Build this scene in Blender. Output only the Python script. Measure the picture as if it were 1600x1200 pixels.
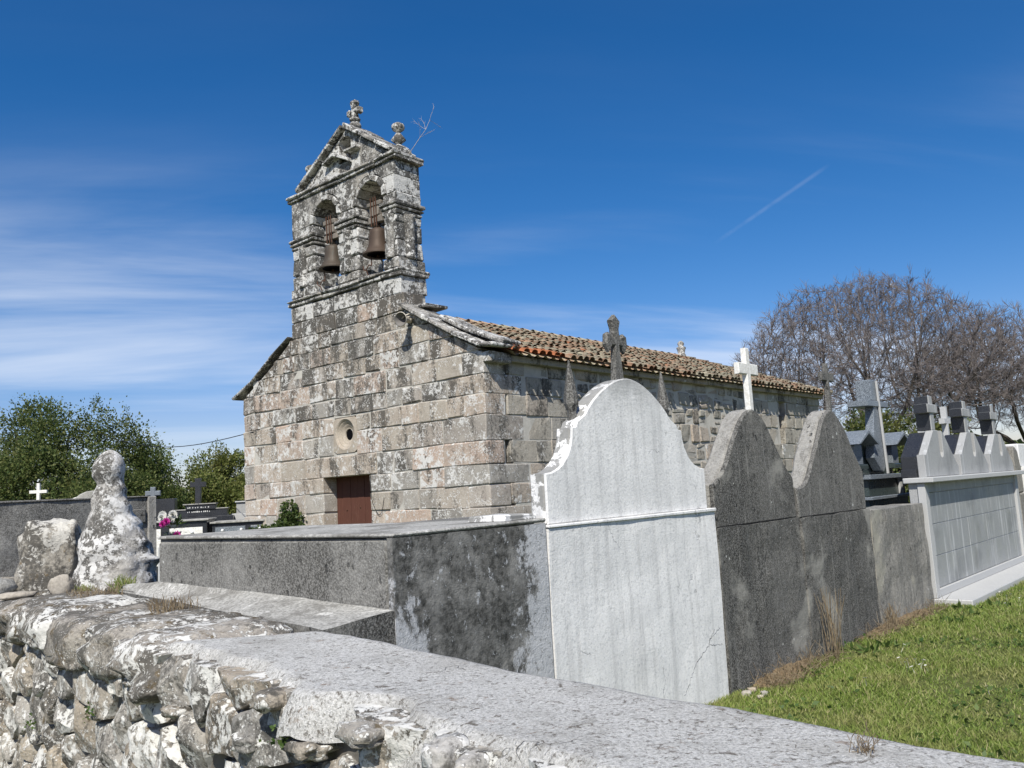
import bpy, bmesh, math, random
import numpy as np
from mathutils import Vector, Matrix, noise as mnoise

random.seed(7); RNG = np.random.default_rng(7)
for _o in list(bpy.data.objects): bpy.data.objects.remove(_o)
S = bpy.context.scene
COL = S.collection
R = math.radians

# ------------------------------------------------------------------ camera
EYE = 1.55
cam_d = bpy.data.cameras.new('camera'); cam = bpy.data.objects.new('camera', cam_d); COL.objects.link(cam)
cam_d.sensor_fit = 'HORIZONTAL'; cam_d.sensor_width = 36.0; cam_d.lens = 36.0 * 1328.4 / 1600.0
cam_d.clip_start = 0.05; cam_d.clip_end = 3000
_p, _r = R(7.29), R(3.16)
_fw = Vector((0, math.cos(_p), math.sin(_p))); _up = Vector((0, -math.sin(_p), math.cos(_p))); _rt = Vector((1, 0, 0))
_cr = _rt * math.cos(_r) - _up * math.sin(_r); _cu = _rt * math.sin(_r) + _up * math.cos(_r)
_m = Matrix((_cr, _cu, -_fw)).transposed().to_4x4(); _m.translation = (0, 0, EYE)
cam.matrix_world = _m
S.camera = cam
S.render.resolution_x, S.render.resolution_y = 1024, 768

# ------------------------------------------------------------------ sun, sky, exposure
SUN_AZ, SUN_EL = R(189), R(48)          # azimuth clockwise from the view axis (+Y)
sunv = Vector((math.sin(SUN_AZ) * math.cos(SUN_EL), math.cos(SUN_AZ) * math.cos(SUN_EL), math.sin(SUN_EL)))
sd_ = bpy.data.lights.new('sun', 'SUN'); sun = bpy.data.objects.new('sun', sd_); COL.objects.link(sun)
sd_.energy = 5.0; sd_.angle = R(0.53); sd_.color = (1.0, 0.965, 0.88)
sun.rotation_euler = sunv.to_track_quat('Z', 'Y').to_euler(); sun.location = (-5, -10, 20)
world = bpy.data.worlds.new('World'); S.world = world; world.use_nodes = True
S.view_settings.view_transform = 'Standard'; S.view_settings.look = 'None'
S.view_settings.exposure = 0.27; S.view_settings.gamma = 1.0; S.view_settings.use_curve_mapping = False
S.render.engine = 'CYCLES'

# ------------------------------------------------------------------ node helpers
class G:
    def __init__(s, nt): s.nt = nt; s.x = 0
    def n(s, t, **pr):
        k = s.nt.nodes.new(t)
        for a, b in pr.items(): setattr(k, a, b)
        return k
    def put(s, sock, v):
        if v is None: return
        if isinstance(v, bpy.types.NodeSocket): s.nt.links.new(v, sock)
        elif isinstance(v, (tuple, list)):
            sock.default_value = (*v, 1.0) if len(sock.default_value) == 4 and len(v) == 3 else v
        else: sock.default_value = v
    def pos(s): return s.n('ShaderNodeNewGeometry').outputs['Position']
    def obj(s): return s.n('ShaderNodeTexCoord').outputs['Object']
    def rnd(s): return s.m('FRACT', s.m('ADD', s.n('ShaderNodeNewGeometry').outputs['Random Per Island'], s.m('MULTIPLY', s.n('ShaderNodeObjectInfo').outputs['Random'], 7.31)))
    def sc(s, v, k):
        d = s.n('ShaderNodeVectorMath', operation='MULTIPLY'); s.put(d.inputs[0], v); s.put(d.inputs[1], k); return d.outputs[0]
    def add3(s, v, k):
        d = s.n('ShaderNodeVectorMath', operation='ADD'); s.put(d.inputs[0], v); s.put(d.inputs[1], k); return d.outputs[0]
    def noise(s, v, scale, det=4, rough=.55, dist=0.0, out='Fac'):
        d = s.n('ShaderNodeTexNoise'); s.put(d.inputs['Vector'], v); d.inputs['Scale'].default_value = scale
        d.inputs['Detail'].default_value = det; d.inputs['Roughness'].default_value = rough; d.inputs['Distortion'].default_value = dist
        return d.outputs[out]
    def vor(s, v, scale, feat='F1', out='Distance', rnd=1.0):
        d = s.n('ShaderNodeTexVoronoi', feature=feat); s.put(d.inputs['Vector'], v); d.inputs['Scale'].default_value = scale
        d.inputs['Randomness'].default_value = rnd; return d.outputs[out]
    def m(s, op, a, b=None, c=None):
        d = s.n('ShaderNodeMath', operation=op); s.put(d.inputs[0], a); s.put(d.inputs[1], b); s.put(d.inputs[2], c); return d.outputs[0]
    def rng(s, f, lo, hi, a=0.0, b=1.0, smooth=True):
        d = s.n('ShaderNodeMapRange', interpolation_type='SMOOTHSTEP' if smooth else 'LINEAR'); d.clamp = True
        s.put(d.inputs['Value'], f); s.put(d.inputs['From Min'], lo); s.put(d.inputs['From Max'], hi)
        s.put(d.inputs['To Min'], a); s.put(d.inputs['To Max'], b); return d.outputs['Result']
    def mix(s, f, a, b, mode='MIX'):
        d = s.n('ShaderNodeMix', data_type='RGBA', blend_type=mode); d.clamp_factor = True
        s.put(d.inputs[0], f); s.put(d.inputs[6], a); s.put(d.inputs[7], b); return d.outputs[2]
    def ramp(s, f, stops, const=False):
        d = s.n('ShaderNodeValToRGB'); e = d.color_ramp
        if const: e.interpolation = 'CONSTANT'
        while len(e.elements) < len(stops): e.elements.new(0.5)
        for k, (p, c) in zip(e.elements, stops): k.position = p; k.color = (*c, 1)
        s.put(d.inputs[0], f); return d.outputs[0]
    def sep(s, v):
        d = s.n('ShaderNodeSeparateXYZ'); s.put(d.inputs[0], v); return d.outputs
    def bump(s, h, strength=.5, dist=.02):
        d = s.n('ShaderNodeBump'); d.inputs['Strength'].default_value = strength; d.inputs['Distance'].default_value = dist
        s.put(d.inputs['Height'], h); return d.outputs[0]

def material(name, fn, transl=0.0):
    m = bpy.data.materials.new(name); m.use_nodes = True; nt = m.node_tree
    b = nt.nodes['Principled BSDF']; g = G(nt)
    r = fn(g)
    g.put(b.inputs['Base Color'], r['c']); g.put(b.inputs['Roughness'], r.get('r', .9))
    if 'metal' in r: g.put(b.inputs['Metallic'], r['metal'])
    if 'spec' in r: g.put(b.inputs['Specular IOR Level'], r['spec'])
    else: b.inputs['Specular IOR Level'].default_value = .25
    if 'b' in r: nt.links.new(r['b'], b.inputs['Normal'])
    if transl:
        t = nt.nodes.new('ShaderNodeBsdfTranslucent'); mx = nt.nodes.new('ShaderNodeMixShader'); mx.inputs[0].default_value = transl
        g.put(t.inputs[0], r['c']); o = nt.nodes['Material Output']
        nt.links.new(b.outputs[0], mx.inputs[1]); nt.links.new(t.outputs[0], mx.inputs[2]); nt.links.new(mx.outputs[0], o.inputs[0])
    return m

# --- the sky: clear blue with thin cirrus
def build_sky():
    nt = world.node_tree; g = G(nt); bg = nt.nodes['Background']
    sky = g.n('ShaderNodeTexSky', sky_type='NISHITA'); sky.sun_disc = False
    sky.sun_elevation = SUN_EL; sky.sun_rotation = SUN_AZ; sky.altitude = 500; sky.air_density = 1.0; sky.dust_density = .8; sky.ozone_density = 2.0
    d = g.n('ShaderNodeTexCoord').outputs['Generated']
    x, y, z = g.sep(d)
    zz = g.m('ADD', g.m('MAXIMUM', z, 0.0), .12)
    cb = g.n('ShaderNodeCombineXYZ'); g.put(cb.inputs[0], g.m('DIVIDE', x, zz)); g.put(cb.inputs[1], g.m('DIVIDE', y, zz))
    pl = cb.outputs[0]
    rot = g.n('ShaderNodeVectorRotate', rotation_type='Z_AXIS'); g.put(rot.inputs['Vector'], pl); rot.inputs['Angle'].default_value = R(-14)
    v = g.add3(g.sc(rot.outputs[0], (.26, .9, 1)), (19.1207, 18.9566, 0))
    st = g.noise(v, 1.15, 8, .54, .5)
    fine = g.noise(g.sc(rot.outputs[0], (.5, 3.2, 1)), 2.2, 7, .6, .8)
    area = g.noise(g.add3(pl, (1.131, 1.6974, 0)), .42, 2, .5)
    f = g.m('ADD', g.m('MULTIPLY', st, .72), g.m('ADD', g.m('MULTIPLY', fine, .06), g.m('MULTIPLY', area, .42)))
    c = g.rng(f, .51, .84, 0, .72)
    dv = g.n('ShaderNodeVectorMath', operation='DOT_PRODUCT'); g.put(dv.inputs[0], d); dv.inputs[1].default_value = (.5194, .1100, -.8474)
    dm_ = g.n('ShaderNodeVectorMath', operation='DOT_PRODUCT'); g.put(dm_.inputs[0], d); dm_.inputs[1].default_value = (.2956, .9074, .2989)
    trail = g.m('MULTIPLY', g.m('MULTIPLY', g.rng(g.m('ABSOLUTE', dv.outputs['Value']), .0003, .0034, 1, 0), g.rng(dm_.outputs['Value'], .9972, .9990)), g.rng(g.noise(d, 30, 4, .6), .3, .6, .01, .065))   # an old vapour trail
    c = g.m('MULTIPLY', g.m('MULTIPLY', c, g.rng(z, .02, .10)), g.rng(z, .20, .42, 1.0, .03))
    tint = g.mix(1.0, sky.outputs[0], (1.0, .925, 1.05), 'MULTIPLY')
    c = g.m('ADD', c, trail)
    hs = g.n('ShaderNodeHueSaturation'); hs.inputs['Saturation'].default_value = 1.32; g.put(hs.inputs['Color'], tint)
    sp_ = g.n('ShaderNodeSeparateColor'); g.put(sp_.inputs[0], hs.outputs[0]); cc_ = g.n('ShaderNodeCombineColor')
    g.put(cc_.inputs[0], g.m('MINIMUM', sp_.outputs[0], g.m('MULTIPLY', g.m('POWER', g.m('DIVIDE', sp_.outputs[0], 3.0), 1.33), 3.0))); g.put(cc_.inputs[1], sp_.outputs[1]); g.put(cc_.inputs[2], sp_.outputs[2])
    colr = g.mix(c, cc_.outputs[0], (8.0, 8.5, 9.4))
    g.put(bg.inputs[0], colr); bg.inputs[1].default_value = .093
build_sky()

# ------------------------------------------------------------------ materials
def lichen(name, cols, wt=.57, dt=.56, wcol=(.66, .65, .62), dcol=(.055, .052, .046), sc=1.0, spot=.5, streak=.4, ochre=0.0, bump=.6, bd=.012, dmax=.85, moss=0.0, zd=0.0):
    def fn(g):
        rnd = g.rnd(); p0 = g.pos(); cb = g.n('ShaderNodeCombineXYZ')
        for i_, k_ in enumerate((17.0, 9.0, 5.0)): g.put(cb.inputs[i_], g.m('MULTIPLY', rnd, k_))
        p = g.add3(p0, cb.outputs[0])
        base = g.ramp(rnd, cols)
        base = g.mix(g.rng(g.noise(p, 55, 3, .7), .3, .7), g.mix(.35, base, (.03, .03, .03)), base)
        base = g.mix(g.rng(g.noise(p, 4 * sc, 5, .6), .35, .7, 0, .45), base, g.mix(.5, base, (.62, .58, .50)))
        d1 = g.noise(g.sc(p, (1, 1, streak)), 2.0 * sc, 7, .62, .3); d2 = g.noise(p, 17 * sc, 5, .7)
        ds = g.noise(g.sc(p0, (2.2, 2.2, .16)), 1.1, 5, .6, .2)   # run-off streaks shared by neighbouring stones
        df = g.m('ADD', g.m('ADD', g.m('MULTIPLY', d1, .46), g.m('MULTIPLY', ds, .26)), g.m('ADD', g.m('MULTIPLY', d2, .28), g.m('MULTIPLY', g.m('SUBTRACT', g.m('FRACT', g.m('MULTIPLY', rnd, 5.7)), .5), .05)))
        if zd: df = g.m('ADD', df, g.rng(g.sep(p0)[2], 1.5, 5.2, -zd * .5, zd, False))
        dm = g.rng(df, dt, dt + .085, 0, dmax)
        c = g.mix(dm, base, dcol)
        if ochre:
            om = g.rng(g.noise(p, 7 * sc, 6, .65), .64 - .1 * ochre, .70, 0, .7); c = g.mix(om, c, (.24, .16, .06))
        if moss:
            om = g.rng(g.noise(g.add3(p, (3, 8, 1)), 3.5 * sc, 7, .7), .66 - .14 * moss, .72 - .1 * moss, 0, .85); c = g.mix(om, c, g.mix(g.noise(p, 30, 3), (.05, .04, .022), (.13, .09, .04)))
        w1 = g.noise(g.add3(p, (11, 5, 2)), 6.5 * sc, 9, .74, .3); w2 = g.noise(g.add3(p, (1, 9, 4)), 1.1 * sc, 2, .5)
        wf = g.m('ADD', g.m('ADD', g.m('MULTIPLY', w1, .70), g.m('MULTIPLY', w2, .30)), g.m('MULTIPLY', g.m('SUBTRACT', g.m('FRACT', g.m('MULTIPLY', rnd, 3.3)), .5), .07))
        wm = g.rng(wf, wt, wt + .022)
        sz = g.noise(g.add3(p, (4, 4, 4)), 2.5 * sc, 3, .6)
        vd = g.vor(g.add3(p, g.sc(g.noise(p, 20, 2, .5, 0, 'Color'), (.03, .03, .03))), 15 * sc)
        sr = g.m('MULTIPLY', g.rng(sz, .42, .68), .34 * spot)
        sr2 = g.m('MULTIPLY', g.rng(g.noise(g.add3(p, (8, 1, 6)), 3.5 * sc, 3, .6), .40, .66), .36 * spot); vd2 = g.vor(g.add3(p, (3.3, 1.1, 2.2)), 27 * sc)
        sm = g.m('MULTIPLY', g.m('MAXIMUM', g.rng(g.m('SUBTRACT', sr, vd), 0, .03), g.rng(g.m('SUBTRACT', sr2, vd2), 0, .04)), .9)
        al = g.m('MAXIMUM', wm, sm)
        wc = g.mix(g.rng(g.noise(p, 28, 4, .7), .3, .7), g.mix(.35, wcol, (.25, .24, .22)), wcol)
        c = g.mix(g.m('MULTIPLY', al, .9), c, wc)
        h = g.m('ADD', g.m('MULTIPLY', g.noise(p, 42, 4, .7), .5), g.m('ADD', g.m('MULTIPLY', g.noise(p, 9, 4, .6), .9), g.m('MULTIPLY', al, .12)))
        return dict(c=c, r=.93, b=g.bump(h, bump, bd))
    return material(name, fn)

GRAN = [(0, (.39, .345, .285)), (.2, (.47, .385, .31)), (.4, (.355, .335, .30)), (.55, (.49, .365, .285)), (.7, (.30, .28, .25)), (.85, (.25, .23, .205)), (1, (.49, .42, .345))]
M = {}
M['ashlar'] = lichen('granite_ashlar', GRAN, wt=.545, dt=.488, spot=1.2, bump=.7, bd=.014, zd=.085, sc=1.5)
M['tower'] = lichen('granite_belfry', [(0, (.30, .285, .26)), (.5, (.37, .34, .30)), (1, (.33, .315, .295))], wt=.505, dt=.43, spot=1.1, wcol=(.66, .65, .62), bump=1.0, bd=.025, sc=1.7, dcol=(.045, .044, .041))
M['oculus'] = lichen('warm_granite', [(0, (.40, .34, .27)), (1, (.40, .34, .27))], wt=.60, dt=.60, spot=.3)
M['side'] = lichen('granite_rubble', [(0, (.33, .31, .265)), (.3, (.40, .355, .29)), (.6, (.34, .325, .285)), (.85, (.42, .345, .275)), (1, (.37, .35, .31))], wt=.59, dt=.49, spot=.6, bump=.9, bd=.02)
M['fstone'] = lichen('fieldstone', [(0, (.38, .32, .24)), (.25, (.25, .24, .225)), (.5, (.40, .37, .32)), (.75, (.30, .25, .19)), (1, (.36, .34, .31))], wt=.50, dt=.472, wcol=(.68, .67, .63), spot=.9, streak=.8, sc=2.9, bump=1.0, bd=.016, moss=.5)
M['capstone'] = lichen('lichened_capstone', [(0, (.30, .27, .235)), (1, (.34, .31, .265))], wt=.515, dt=.43, wcol=(.68, .67, .63), spot=.8, streak=1, sc=2.8, bump=1.0, bd=.016, moss=.9, dmax=.8)
M['statue'] = lichen('lichened_figure_stone', [(0, (.40, .385, .36)), (1, (.42, .40, .37))], wt=.51, dt=.468, wcol=(.66, .65, .625), spot=.9, streak=.9, sc=2.6, bump=.9, bd=.012)
M['boulder'] = lichen('mossy_boulder', [(0, (.36, .33, .28)), (1, (.36, .33, .28))], wt=.525, dt=.445, wcol=(.55, .53, .48), spot=.7, streak=.9, sc=1.9, bump=1.0, bd=.014, ochre=.5, moss=.5)
M['pebble'] = lichen('loose_stone', [(0, (.42, .35, .26)), (1, (.34, .32, .29))], wt=.66, dt=.68, spot=.2, sc=2, bump=.7)

def f_mortar(g):
    p = g.pos(); c = g.mix(g.noise(p, 12, 5, .6), (.36, .34, .30), (.56, .535, .48)); c = g.mix(g.rng(g.noise(p, 2, 3), .5, .65, 0, .6), c, (.2, .19, .17))
    return dict(c=c, b=g.bump(g.noise(p, 40, 4), .7, .01))
M['mortar'] = material('lime_mortar', f_mortar)
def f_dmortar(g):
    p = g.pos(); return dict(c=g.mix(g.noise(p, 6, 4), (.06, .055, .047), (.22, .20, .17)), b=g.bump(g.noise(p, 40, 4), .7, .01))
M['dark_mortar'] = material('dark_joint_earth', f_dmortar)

def roughcast(name, c0, c1, light=.3, streak=.25, white=.5, patch=None, bump=.8, bd=.008, run=.75):
    def fn(g):
        p = g.pos()
        a = g.noise(g.sc(p, (1, 1, streak)), 2.2, 7, .65, .2); b = g.noise(p, 24, 5, .7)
        c = g.mix(g.rng(g.m('ADD', g.m('MULTIPLY', a, .6), g.m('MULTIPLY', b, .4)), .38, .64), c0, c1)
        c = g.mix(g.rng(g.noise(g.sc(p, (3, 3, .18)), 3.5, 6, .65), .50, .66, 0, run), c, g.mix(.4, c0, (.01, .01, .01)))
        c = g.mix(g.rng(g.noise(g.add3(g.sc(p, (4, 4, .3)), (3, 3, 3)), 4.5, 6, .7), .54, .66, 0, run * .66), c, g.mix(.4, c1, (.42, .41, .38)))
        c = g.mix(g.rng(g.noise(p, 90, 3, .7), .42, .62, 0, .5), c, g.mix(.55, c1, (.5, .49, .46)))
        if patch: c = g.mix(g.rng(g.noise(g.add3(p, patch[1]), 1.6, 6, .6, .3), .54, .66, 0, .8), c, patch[0])
        vd = g.vor(p, 11); s = g.rng(g.noise(p, 2.2, 3), .45, .7, 0, .26 * white)
        c = g.mix(g.rng(g.m('SUBTRACT', s, vd), 0, .03, 0, .8), c, (.55, .55, .52))
        pv = g.vor(g.add3(g.sc(p, (1, 1, .55)), g.sc(g.noise(p, 14, 3, .5, 0, 'Color'), (.06, .06, .06))), 13); pit = g.m('MULTIPLY', g.rng(pv, .10, .20, 1, 0), g.rng(g.noise(g.add3(p, (6, 6, 1)), 3, 3), .45, .58))
        c = g.mix(g.m('MULTIPLY', pit, .75), c, g.mix(.5, c0, (.012, .012, .011)))
        h = g.m('SUBTRACT', g.m('ADD', g.m('MULTIPLY', g.noise(p, 110, 3, .7), .7), g.noise(p, 18, 5, .6)), g.m('MULTIPLY', pit, 1.2))
        return dict(c=c, r=.95, b=g.bump(h, bump, bd))
    return material(name, fn)
M['rc_block'] = roughcast('weathered_render_grey', (.055, .053, .048), (.20, .195, .18), white=.7, streak=.9, run=.25)
M['rc_dark'] = roughcast('blackened_render', (.030, .029, .026), (.10, .096, .087), white=.55, bump=1.0, patch=((.30, .29, .26), (2, 4, 1)))
M['rc_mid'] = roughcast('grey_stained_render', (.042, .040, .037), (.135, .13, .118), white=.7, bump=1.0)
M['rc_low'] = roughcast('low_wall_render', (.10, .095, .085), (.27, .255, .225), white=.6, patch=((.36, .34, .28), (.5, 1, 3.2)))
M['rc_light'] = roughcast('coarse_pale_render', (.21, .20, .18), (.42, .405, .37), white=.4, bump=1.3, bd=.015)
M['rc_brown'] = roughcast('brown_grey_render', (.13, .12, .105), (.27, .25, .21), white=.3)

def f_cap(g):   # coarse sandy screed with pale aggregate, moss specks and hairline cracks
    p = g.pos(); c = g.mix(g.rng(g.noise(p, 110, 4, .8), .38, .62), (.47, .46, .43), (.78, .765, .73))
    c = g.mix(g.rng(g.noise(p, 3.2, 6, .65), .46, .66, 0, .45), c, (.36, .345, .31))
    c = g.mix(g.rng(g.noise(g.add3(p, (1, 2, 0)), 62, 5, .8), .545, .61, 0, .8), c, (.16, .148, .125))
    c = g.mix(g.rng(g.noise(p, 20, 7, .8, .9), .565, .61, 0, .85), c, (.14, .12, .095))
    c = g.mix(g.rng(g.noise(g.add3(p, (5, 1, 0)), 9, 7, .75), .60, .65, 0, .6), c, (.24, .165, .11))
    v = g.rng(g.vor(p, 70), .10, .24, 1, 0); c = g.mix(g.m('MULTIPLY', v, g.rng(g.noise(p, 45, 2), .5, .58)), c, (.80, .79, .76))
    wv = g.add3(p, g.sc(g.noise(p, 5, 4, .6, 0, 'Color'), (.25, .25, .25)))
    k = g.vor(wv, 1.9, 'DISTANCE_TO_EDGE'); cr = g.m('MULTIPLY', g.rng(k, .0, .006, 1, 0), g.rng(g.noise(p, 3.3, 3), .53, .60)); c = g.mix(g.m('MULTIPLY', cr, .75), c, (.10, .09, .075))
    h = g.m('ADD', g.m('MULTIPLY', g.noise(p, 150, 4, .85), 1.0), g.m('ADD', g.m('MULTIPLY', v, .5), g.m('SUBTRACT', g.m('MULTIPLY', g.noise(p, 34, 6, .8), .5), g.m('MULTIPLY', cr, .8))))
    return dict(c=c, r=.95, b=g.bump(h, 1.0, .009))
M['cap'] = material('concrete_screed', f_cap)
def f_slab(g):
    p = g.pos(); c = g.mix(g.rng(g.noise(p, 60, 4, .7), .35, .65), (.22, .215, .20), (.46, .45, .42))
    c = g.mix(g.rng(g.noise(g.sc(p, (1, 1, 1)), 3, 6, .65), .45, .62, 0, .65), c, (.115, .108, .095))
    c = g.mix(g.rng(g.noise(g.add3(p, (4, 4, 4)), 7, 7, .7), .60, .63, 0, .75), c, (.60, .59, .56))
    return dict(c=c, r=.95, b=g.bump(g.m('ADD', g.noise(p, 90, 3, .7), g.noise(p, 12, 4)), .7, .008))
M['slab'] = material('weathered_concrete_slab', f_slab)

def white_paint(name, peel):
    def fn(g):
        p = g.obj(); x, y, z = g.sep(p)
        c = g.mix(g.rng(g.noise(p, 3, 6, .6), .35, .65), (.69, .685, .67), (.79, .78, .76))
        c = g.mix(g.rng(g.noise(g.sc(p, (5, 5, .35)), 3, 6, .65), .47, .66, 0, .5), c, (.47, .465, .455))
        c = g.mix(g.rng(g.noise(p, 45, 4, .7), .50, .66, 0, .5), c, (.42, .42, .42))
        c = g.mix(g.rng(g.noise(g.sc(p, (9, 9, .5)), 4, 6, .7), .60, .70, 0, .35), c, (.34, .34, .33))
        # grime gathering along the weathered arch edge
        top = g.rng(g.m('ADD', z, g.m('MULTIPLY', g.noise(p, 7, 6, .7), .55)), 2.28, 2.62)
        c = g.mix(g.m('MULTIPLY', top, .7), c, (.26, .26, .25))
        sp = g.rng(g.noise(p, 30, 6, .75), .60, .66, 0, .5); c = g.mix(sp, c, (.33, .33, .33))
        wv = g.add3(p, g.sc(g.noise(p, 4, 5, .65, 0, 'Color'), (.35, .35, .35)))
        k = g.vor(wv, 1.25, 'DISTANCE_TO_EDGE'); cr = g.m('MULTIPLY', g.rng(k, 0, .007, 1, 0), g.rng(g.noise(p, 2.1, 3), .53, .60)); c = g.mix(g.m('MULTIPLY', cr, .6), c, (.22, .22, .22))
        if peel:
            pm = g.rng(g.noise(g.add3(p, (2, 3, 1)), 8.5, 8, .68, .3), .47, .50); c = g.mix(g.m('MULTIPLY', pm, .9), c, g.mix(g.noise(p, 30, 4), (.13, .13, .12), (.30, .295, .28)))
        h = g.m('SUBTRACT', g.m('ADD', g.noise(p, 70, 4, .7), g.m('MULTIPLY', g.noise(p, 8, 4), .8)), g.m('MULTIPLY', cr, .6))
        return dict(c=c, r=.8, b=g.bump(h, .45, .008))
    return material(name, fn)
M['white'] = white_paint('whitewashed_render', False)
M['peel'] = white_paint('peeling_whitewash', True)

def f_blockface(g):   # black-stained render with old whitewash left at its ends and foot
    p = g.obj(); x, y, z = g.sep(p)
    n = g.noise(g.sc(p, (1, 1, .7)), 4.2, 10, .72, .4); n2 = g.noise(p, 26, 5, .7)
    c = g.mix(g.rng(n2, .3, .7), (.030, .030, .027), (.15, .147, .138))
    c = g.mix(g.rng(g.noise(p, 5, 6, .65), .44, .62, 0, .75), c, (.25, .245, .23))
    e1 = g.rng(x, .0, .30, .26, -.06); e2 = g.rng(x, .68, 1.10, -.06, .19); e3 = g.rng(z, .50, 1.0, .03, -.05)
    e = g.m('ADD', g.m('MAXIMUM', g.m('MULTIPLY', e1, g.rng(z, .8, 1.25, 1, .15)), e2), e3)
    wm = g.rng(g.m('ADD', n, e), .565, .64, 0, .95)
    fl = g.rng(g.m('ADD', g.noise(g.sc(p, (1, 1, .8)), 15, 8, .75, .3), g.m('MULTIPLY', e, .35)), .555, .585, 0, .8); wm = g.m('MAXIMUM', wm, fl)
    wm = g.m('MULTIPLY', wm, g.rng(g.noise(g.add3(p, (5, 5, 5)), 38, 5, .75), .36, .44, .25, 1.0))
    vd = g.vor(p, 22); s = g.rng(g.noise(p, 6, 4, .7), .5, .72, .0, .34)
    wm = g.m('MAXIMUM', wm, g.m('MULTIPLY', g.rng(g.m('SUBTRACT', s, vd), 0, .02), .6))
    c = g.mix(g.m('MULTIPLY', wm, .92), c, g.mix(n2, (.40, .41, .42), (.58, .585, .60)))
    return dict(c=c, r=.95, b=g.bump(g.m('ADD', g.m('MULTIPLY', g.noise(p, 100, 3, .7), .6), g.m('ADD', n2, g.m('MULTIPLY', wm, .2))), .7, .01))
M['blockface'] = material('blackened_wall_with_old_whitewash', f_blockface)

def granite(name, c0, c1, rough=.35, scl=230, stain=0.0, spec=.5):
    def fn(g):
        p = g.obj(); c = g.mix(g.rng(g.noise(p, scl, 3, .75), .4, .6), c0, c1)
        c = g.mix(g.rng(g.vor(p, scl * .55), .05, .3, .5, 0), c, g.mix(.5, c1, (.7, .7, .7)))
        if stain:
            st = g.noise(g.sc(p, (5, 5, .35)), 2.6, 6, .6); x, y, z = g.sep(p)
            c = g.mix(g.rng(st, .53, .66, 0, stain), c, (.62, .63, .63)); c = g.mix(g.rng(g.noise(p, 1.6, 4), .5, .68, 0, .5), c, g.mix(.4, c0, (.05, .05, .05)))
        return dict(c=c, r=g.rng(g.noise(p, 3, 3), .3, .7, rough, rough + .2), spec=spec)
    return material(name, fn)
M['gr_grey'] = granite('grey_granite', (.22, .225, .225), (.42, .42, .41), .55, stain=.35)
M['gr_panel'] = granite('grey_granite_panel', (.20, .21, .215), (.36, .365, .365), .4, stain=.55)
M['gr_light'] = granite('pale_granite_trim', (.34, .342, .338), (.50, .50, .49), .6)
M['gr_black'] = granite('black_polished_granite', (.012, .013, .016), (.035, .037, .042), .18, 300, 0, .5)
M['gr_blue'] = granite('blue_grey_speckled_granite', (.04, .05, .06), (.27, .30, .33), .3, 120, 0, .5)
M['gr_dgreen'] = granite('dark_green_granite', (.018, .028, .028), (.06, .078, .075), .2, 200, 0, .5)
M['marble'] = granite('white_marble', (.62, .60, .55), (.78, .77, .73), .6, 30)
M['gr_greycross'] = roughcast('grey_cast_stone', (.20, .195, .18), (.40, .39, .36), white=.3)
def f_tile(g):
    p = g.pos(); rnd = g.rnd()
    c = g.ramp(rnd, [(0, (.24, .15, .10)), (.25, (.34, .20, .125)), (.5, (.27, .185, .125)), (.75, (.40, .22, .135)), (1, (.30, .20, .14))])
    l = g.rng(g.m('ADD', g.m('MULTIPLY', g.noise(p, 9, 6, .7), .6), g.m('MULTIPLY', g.noise(p, 1.3, 3), .4)), .435, .545, 0, .88)
    lc = g.mix(g.rng(g.noise(p, 30, 4), .3, .7), (.22, .205, .145), (.40, .38, .285)); c = g.mix(l, c, lc)
    c = g.mix(g.rng(g.noise(g.add3(p, (9, 3, 3)), 14, 5, .7), .6, .66, 0, .8), c, (.05, .045, .035))
    c = g.mix(g.rng(g.noise(g.add3(p, (2, 7, 3)), 22, 5, .7), .63, .67, 0, .7), c, (.52, .50, .44))
    return dict(c=c, r=.92, b=g.bump(g.noise(p, 50, 4, .7), .6, .008))
M['tile'] = material('lichened_clay_tile', f_tile)
def f_otile(g):
    p = g.pos(); c = g.mix(g.noise(p, 12, 4), (.42, .14, .06), (.55, .22, .11)); c = g.mix(g.rng(g.noise(p, 9, 5, .7), .56, .64, 0, .6), c, (.28, .22, .12)); return dict(c=c, r=.9)
M['otile'] = material('orange_clay_tile', f_otile)
def f_wood(g):
    p = g.obj(); c = g.mix(g.noise(g.sc(p, (12, 12, 1)), 6, 6, .65), (.060, .024, .016), (.125, .050, .034)); c = g.mix(g.rng(g.noise(g.sc(p, (9, 9, .8)), 9, 5, .7), .6, .68, 0, .5), c, (.26, .17, .12))
    return dict(c=c, r=.75, b=g.bump(g.noise(g.sc(p, (20, 20, 1.4)), 8, 5), .4, .006))
M['wood'] = material('red_brown_door_wood', f_wood)
def f_oldwood(g):
    p = g.obj(); c = g.mix(g.noise(g.sc(p, (2, 12, 12)), 7, 6, .65), (.10, .085, .07), (.30, .27, .235)); return dict(c=c, r=.9, b=g.bump(g.noise(g.sc(p, (2, 20, 20)), 8, 5), .5, .008))
M['oldwood'] = material('weathered_grey_wood', f_oldwood)
def f_bronze1(g):
    p = g.obj(); z = g.sep(p)[2]; c = g.mix(g.rng(g.m('ADD', z, g.m('MULTIPLY', g.noise(p, 9, 5), .2)), -.3, .1), (.055, .054, .046), (.07, .055, .042)); c = g.mix(g.rng(g.noise(g.sc(p, (3, 3, .6)), 9, 5, .7), .5, .7, 0, .6), c, (.10, .104, .09)); return dict(c=c, r=.6, metal=.2)
M['bronze_green'] = material('greenish_bronze', f_bronze1)
def f_bronze2(g):
    p = g.obj(); c = g.mix(g.noise(g.sc(p, (3, 3, .8)), 9, 5, .7), (.045, .032, .024), (.095, .066, .048)); return dict(c=c, r=.6, metal=.2)
M['bronze_brown'] = material('brown_bronze', f_bronze2)
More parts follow.
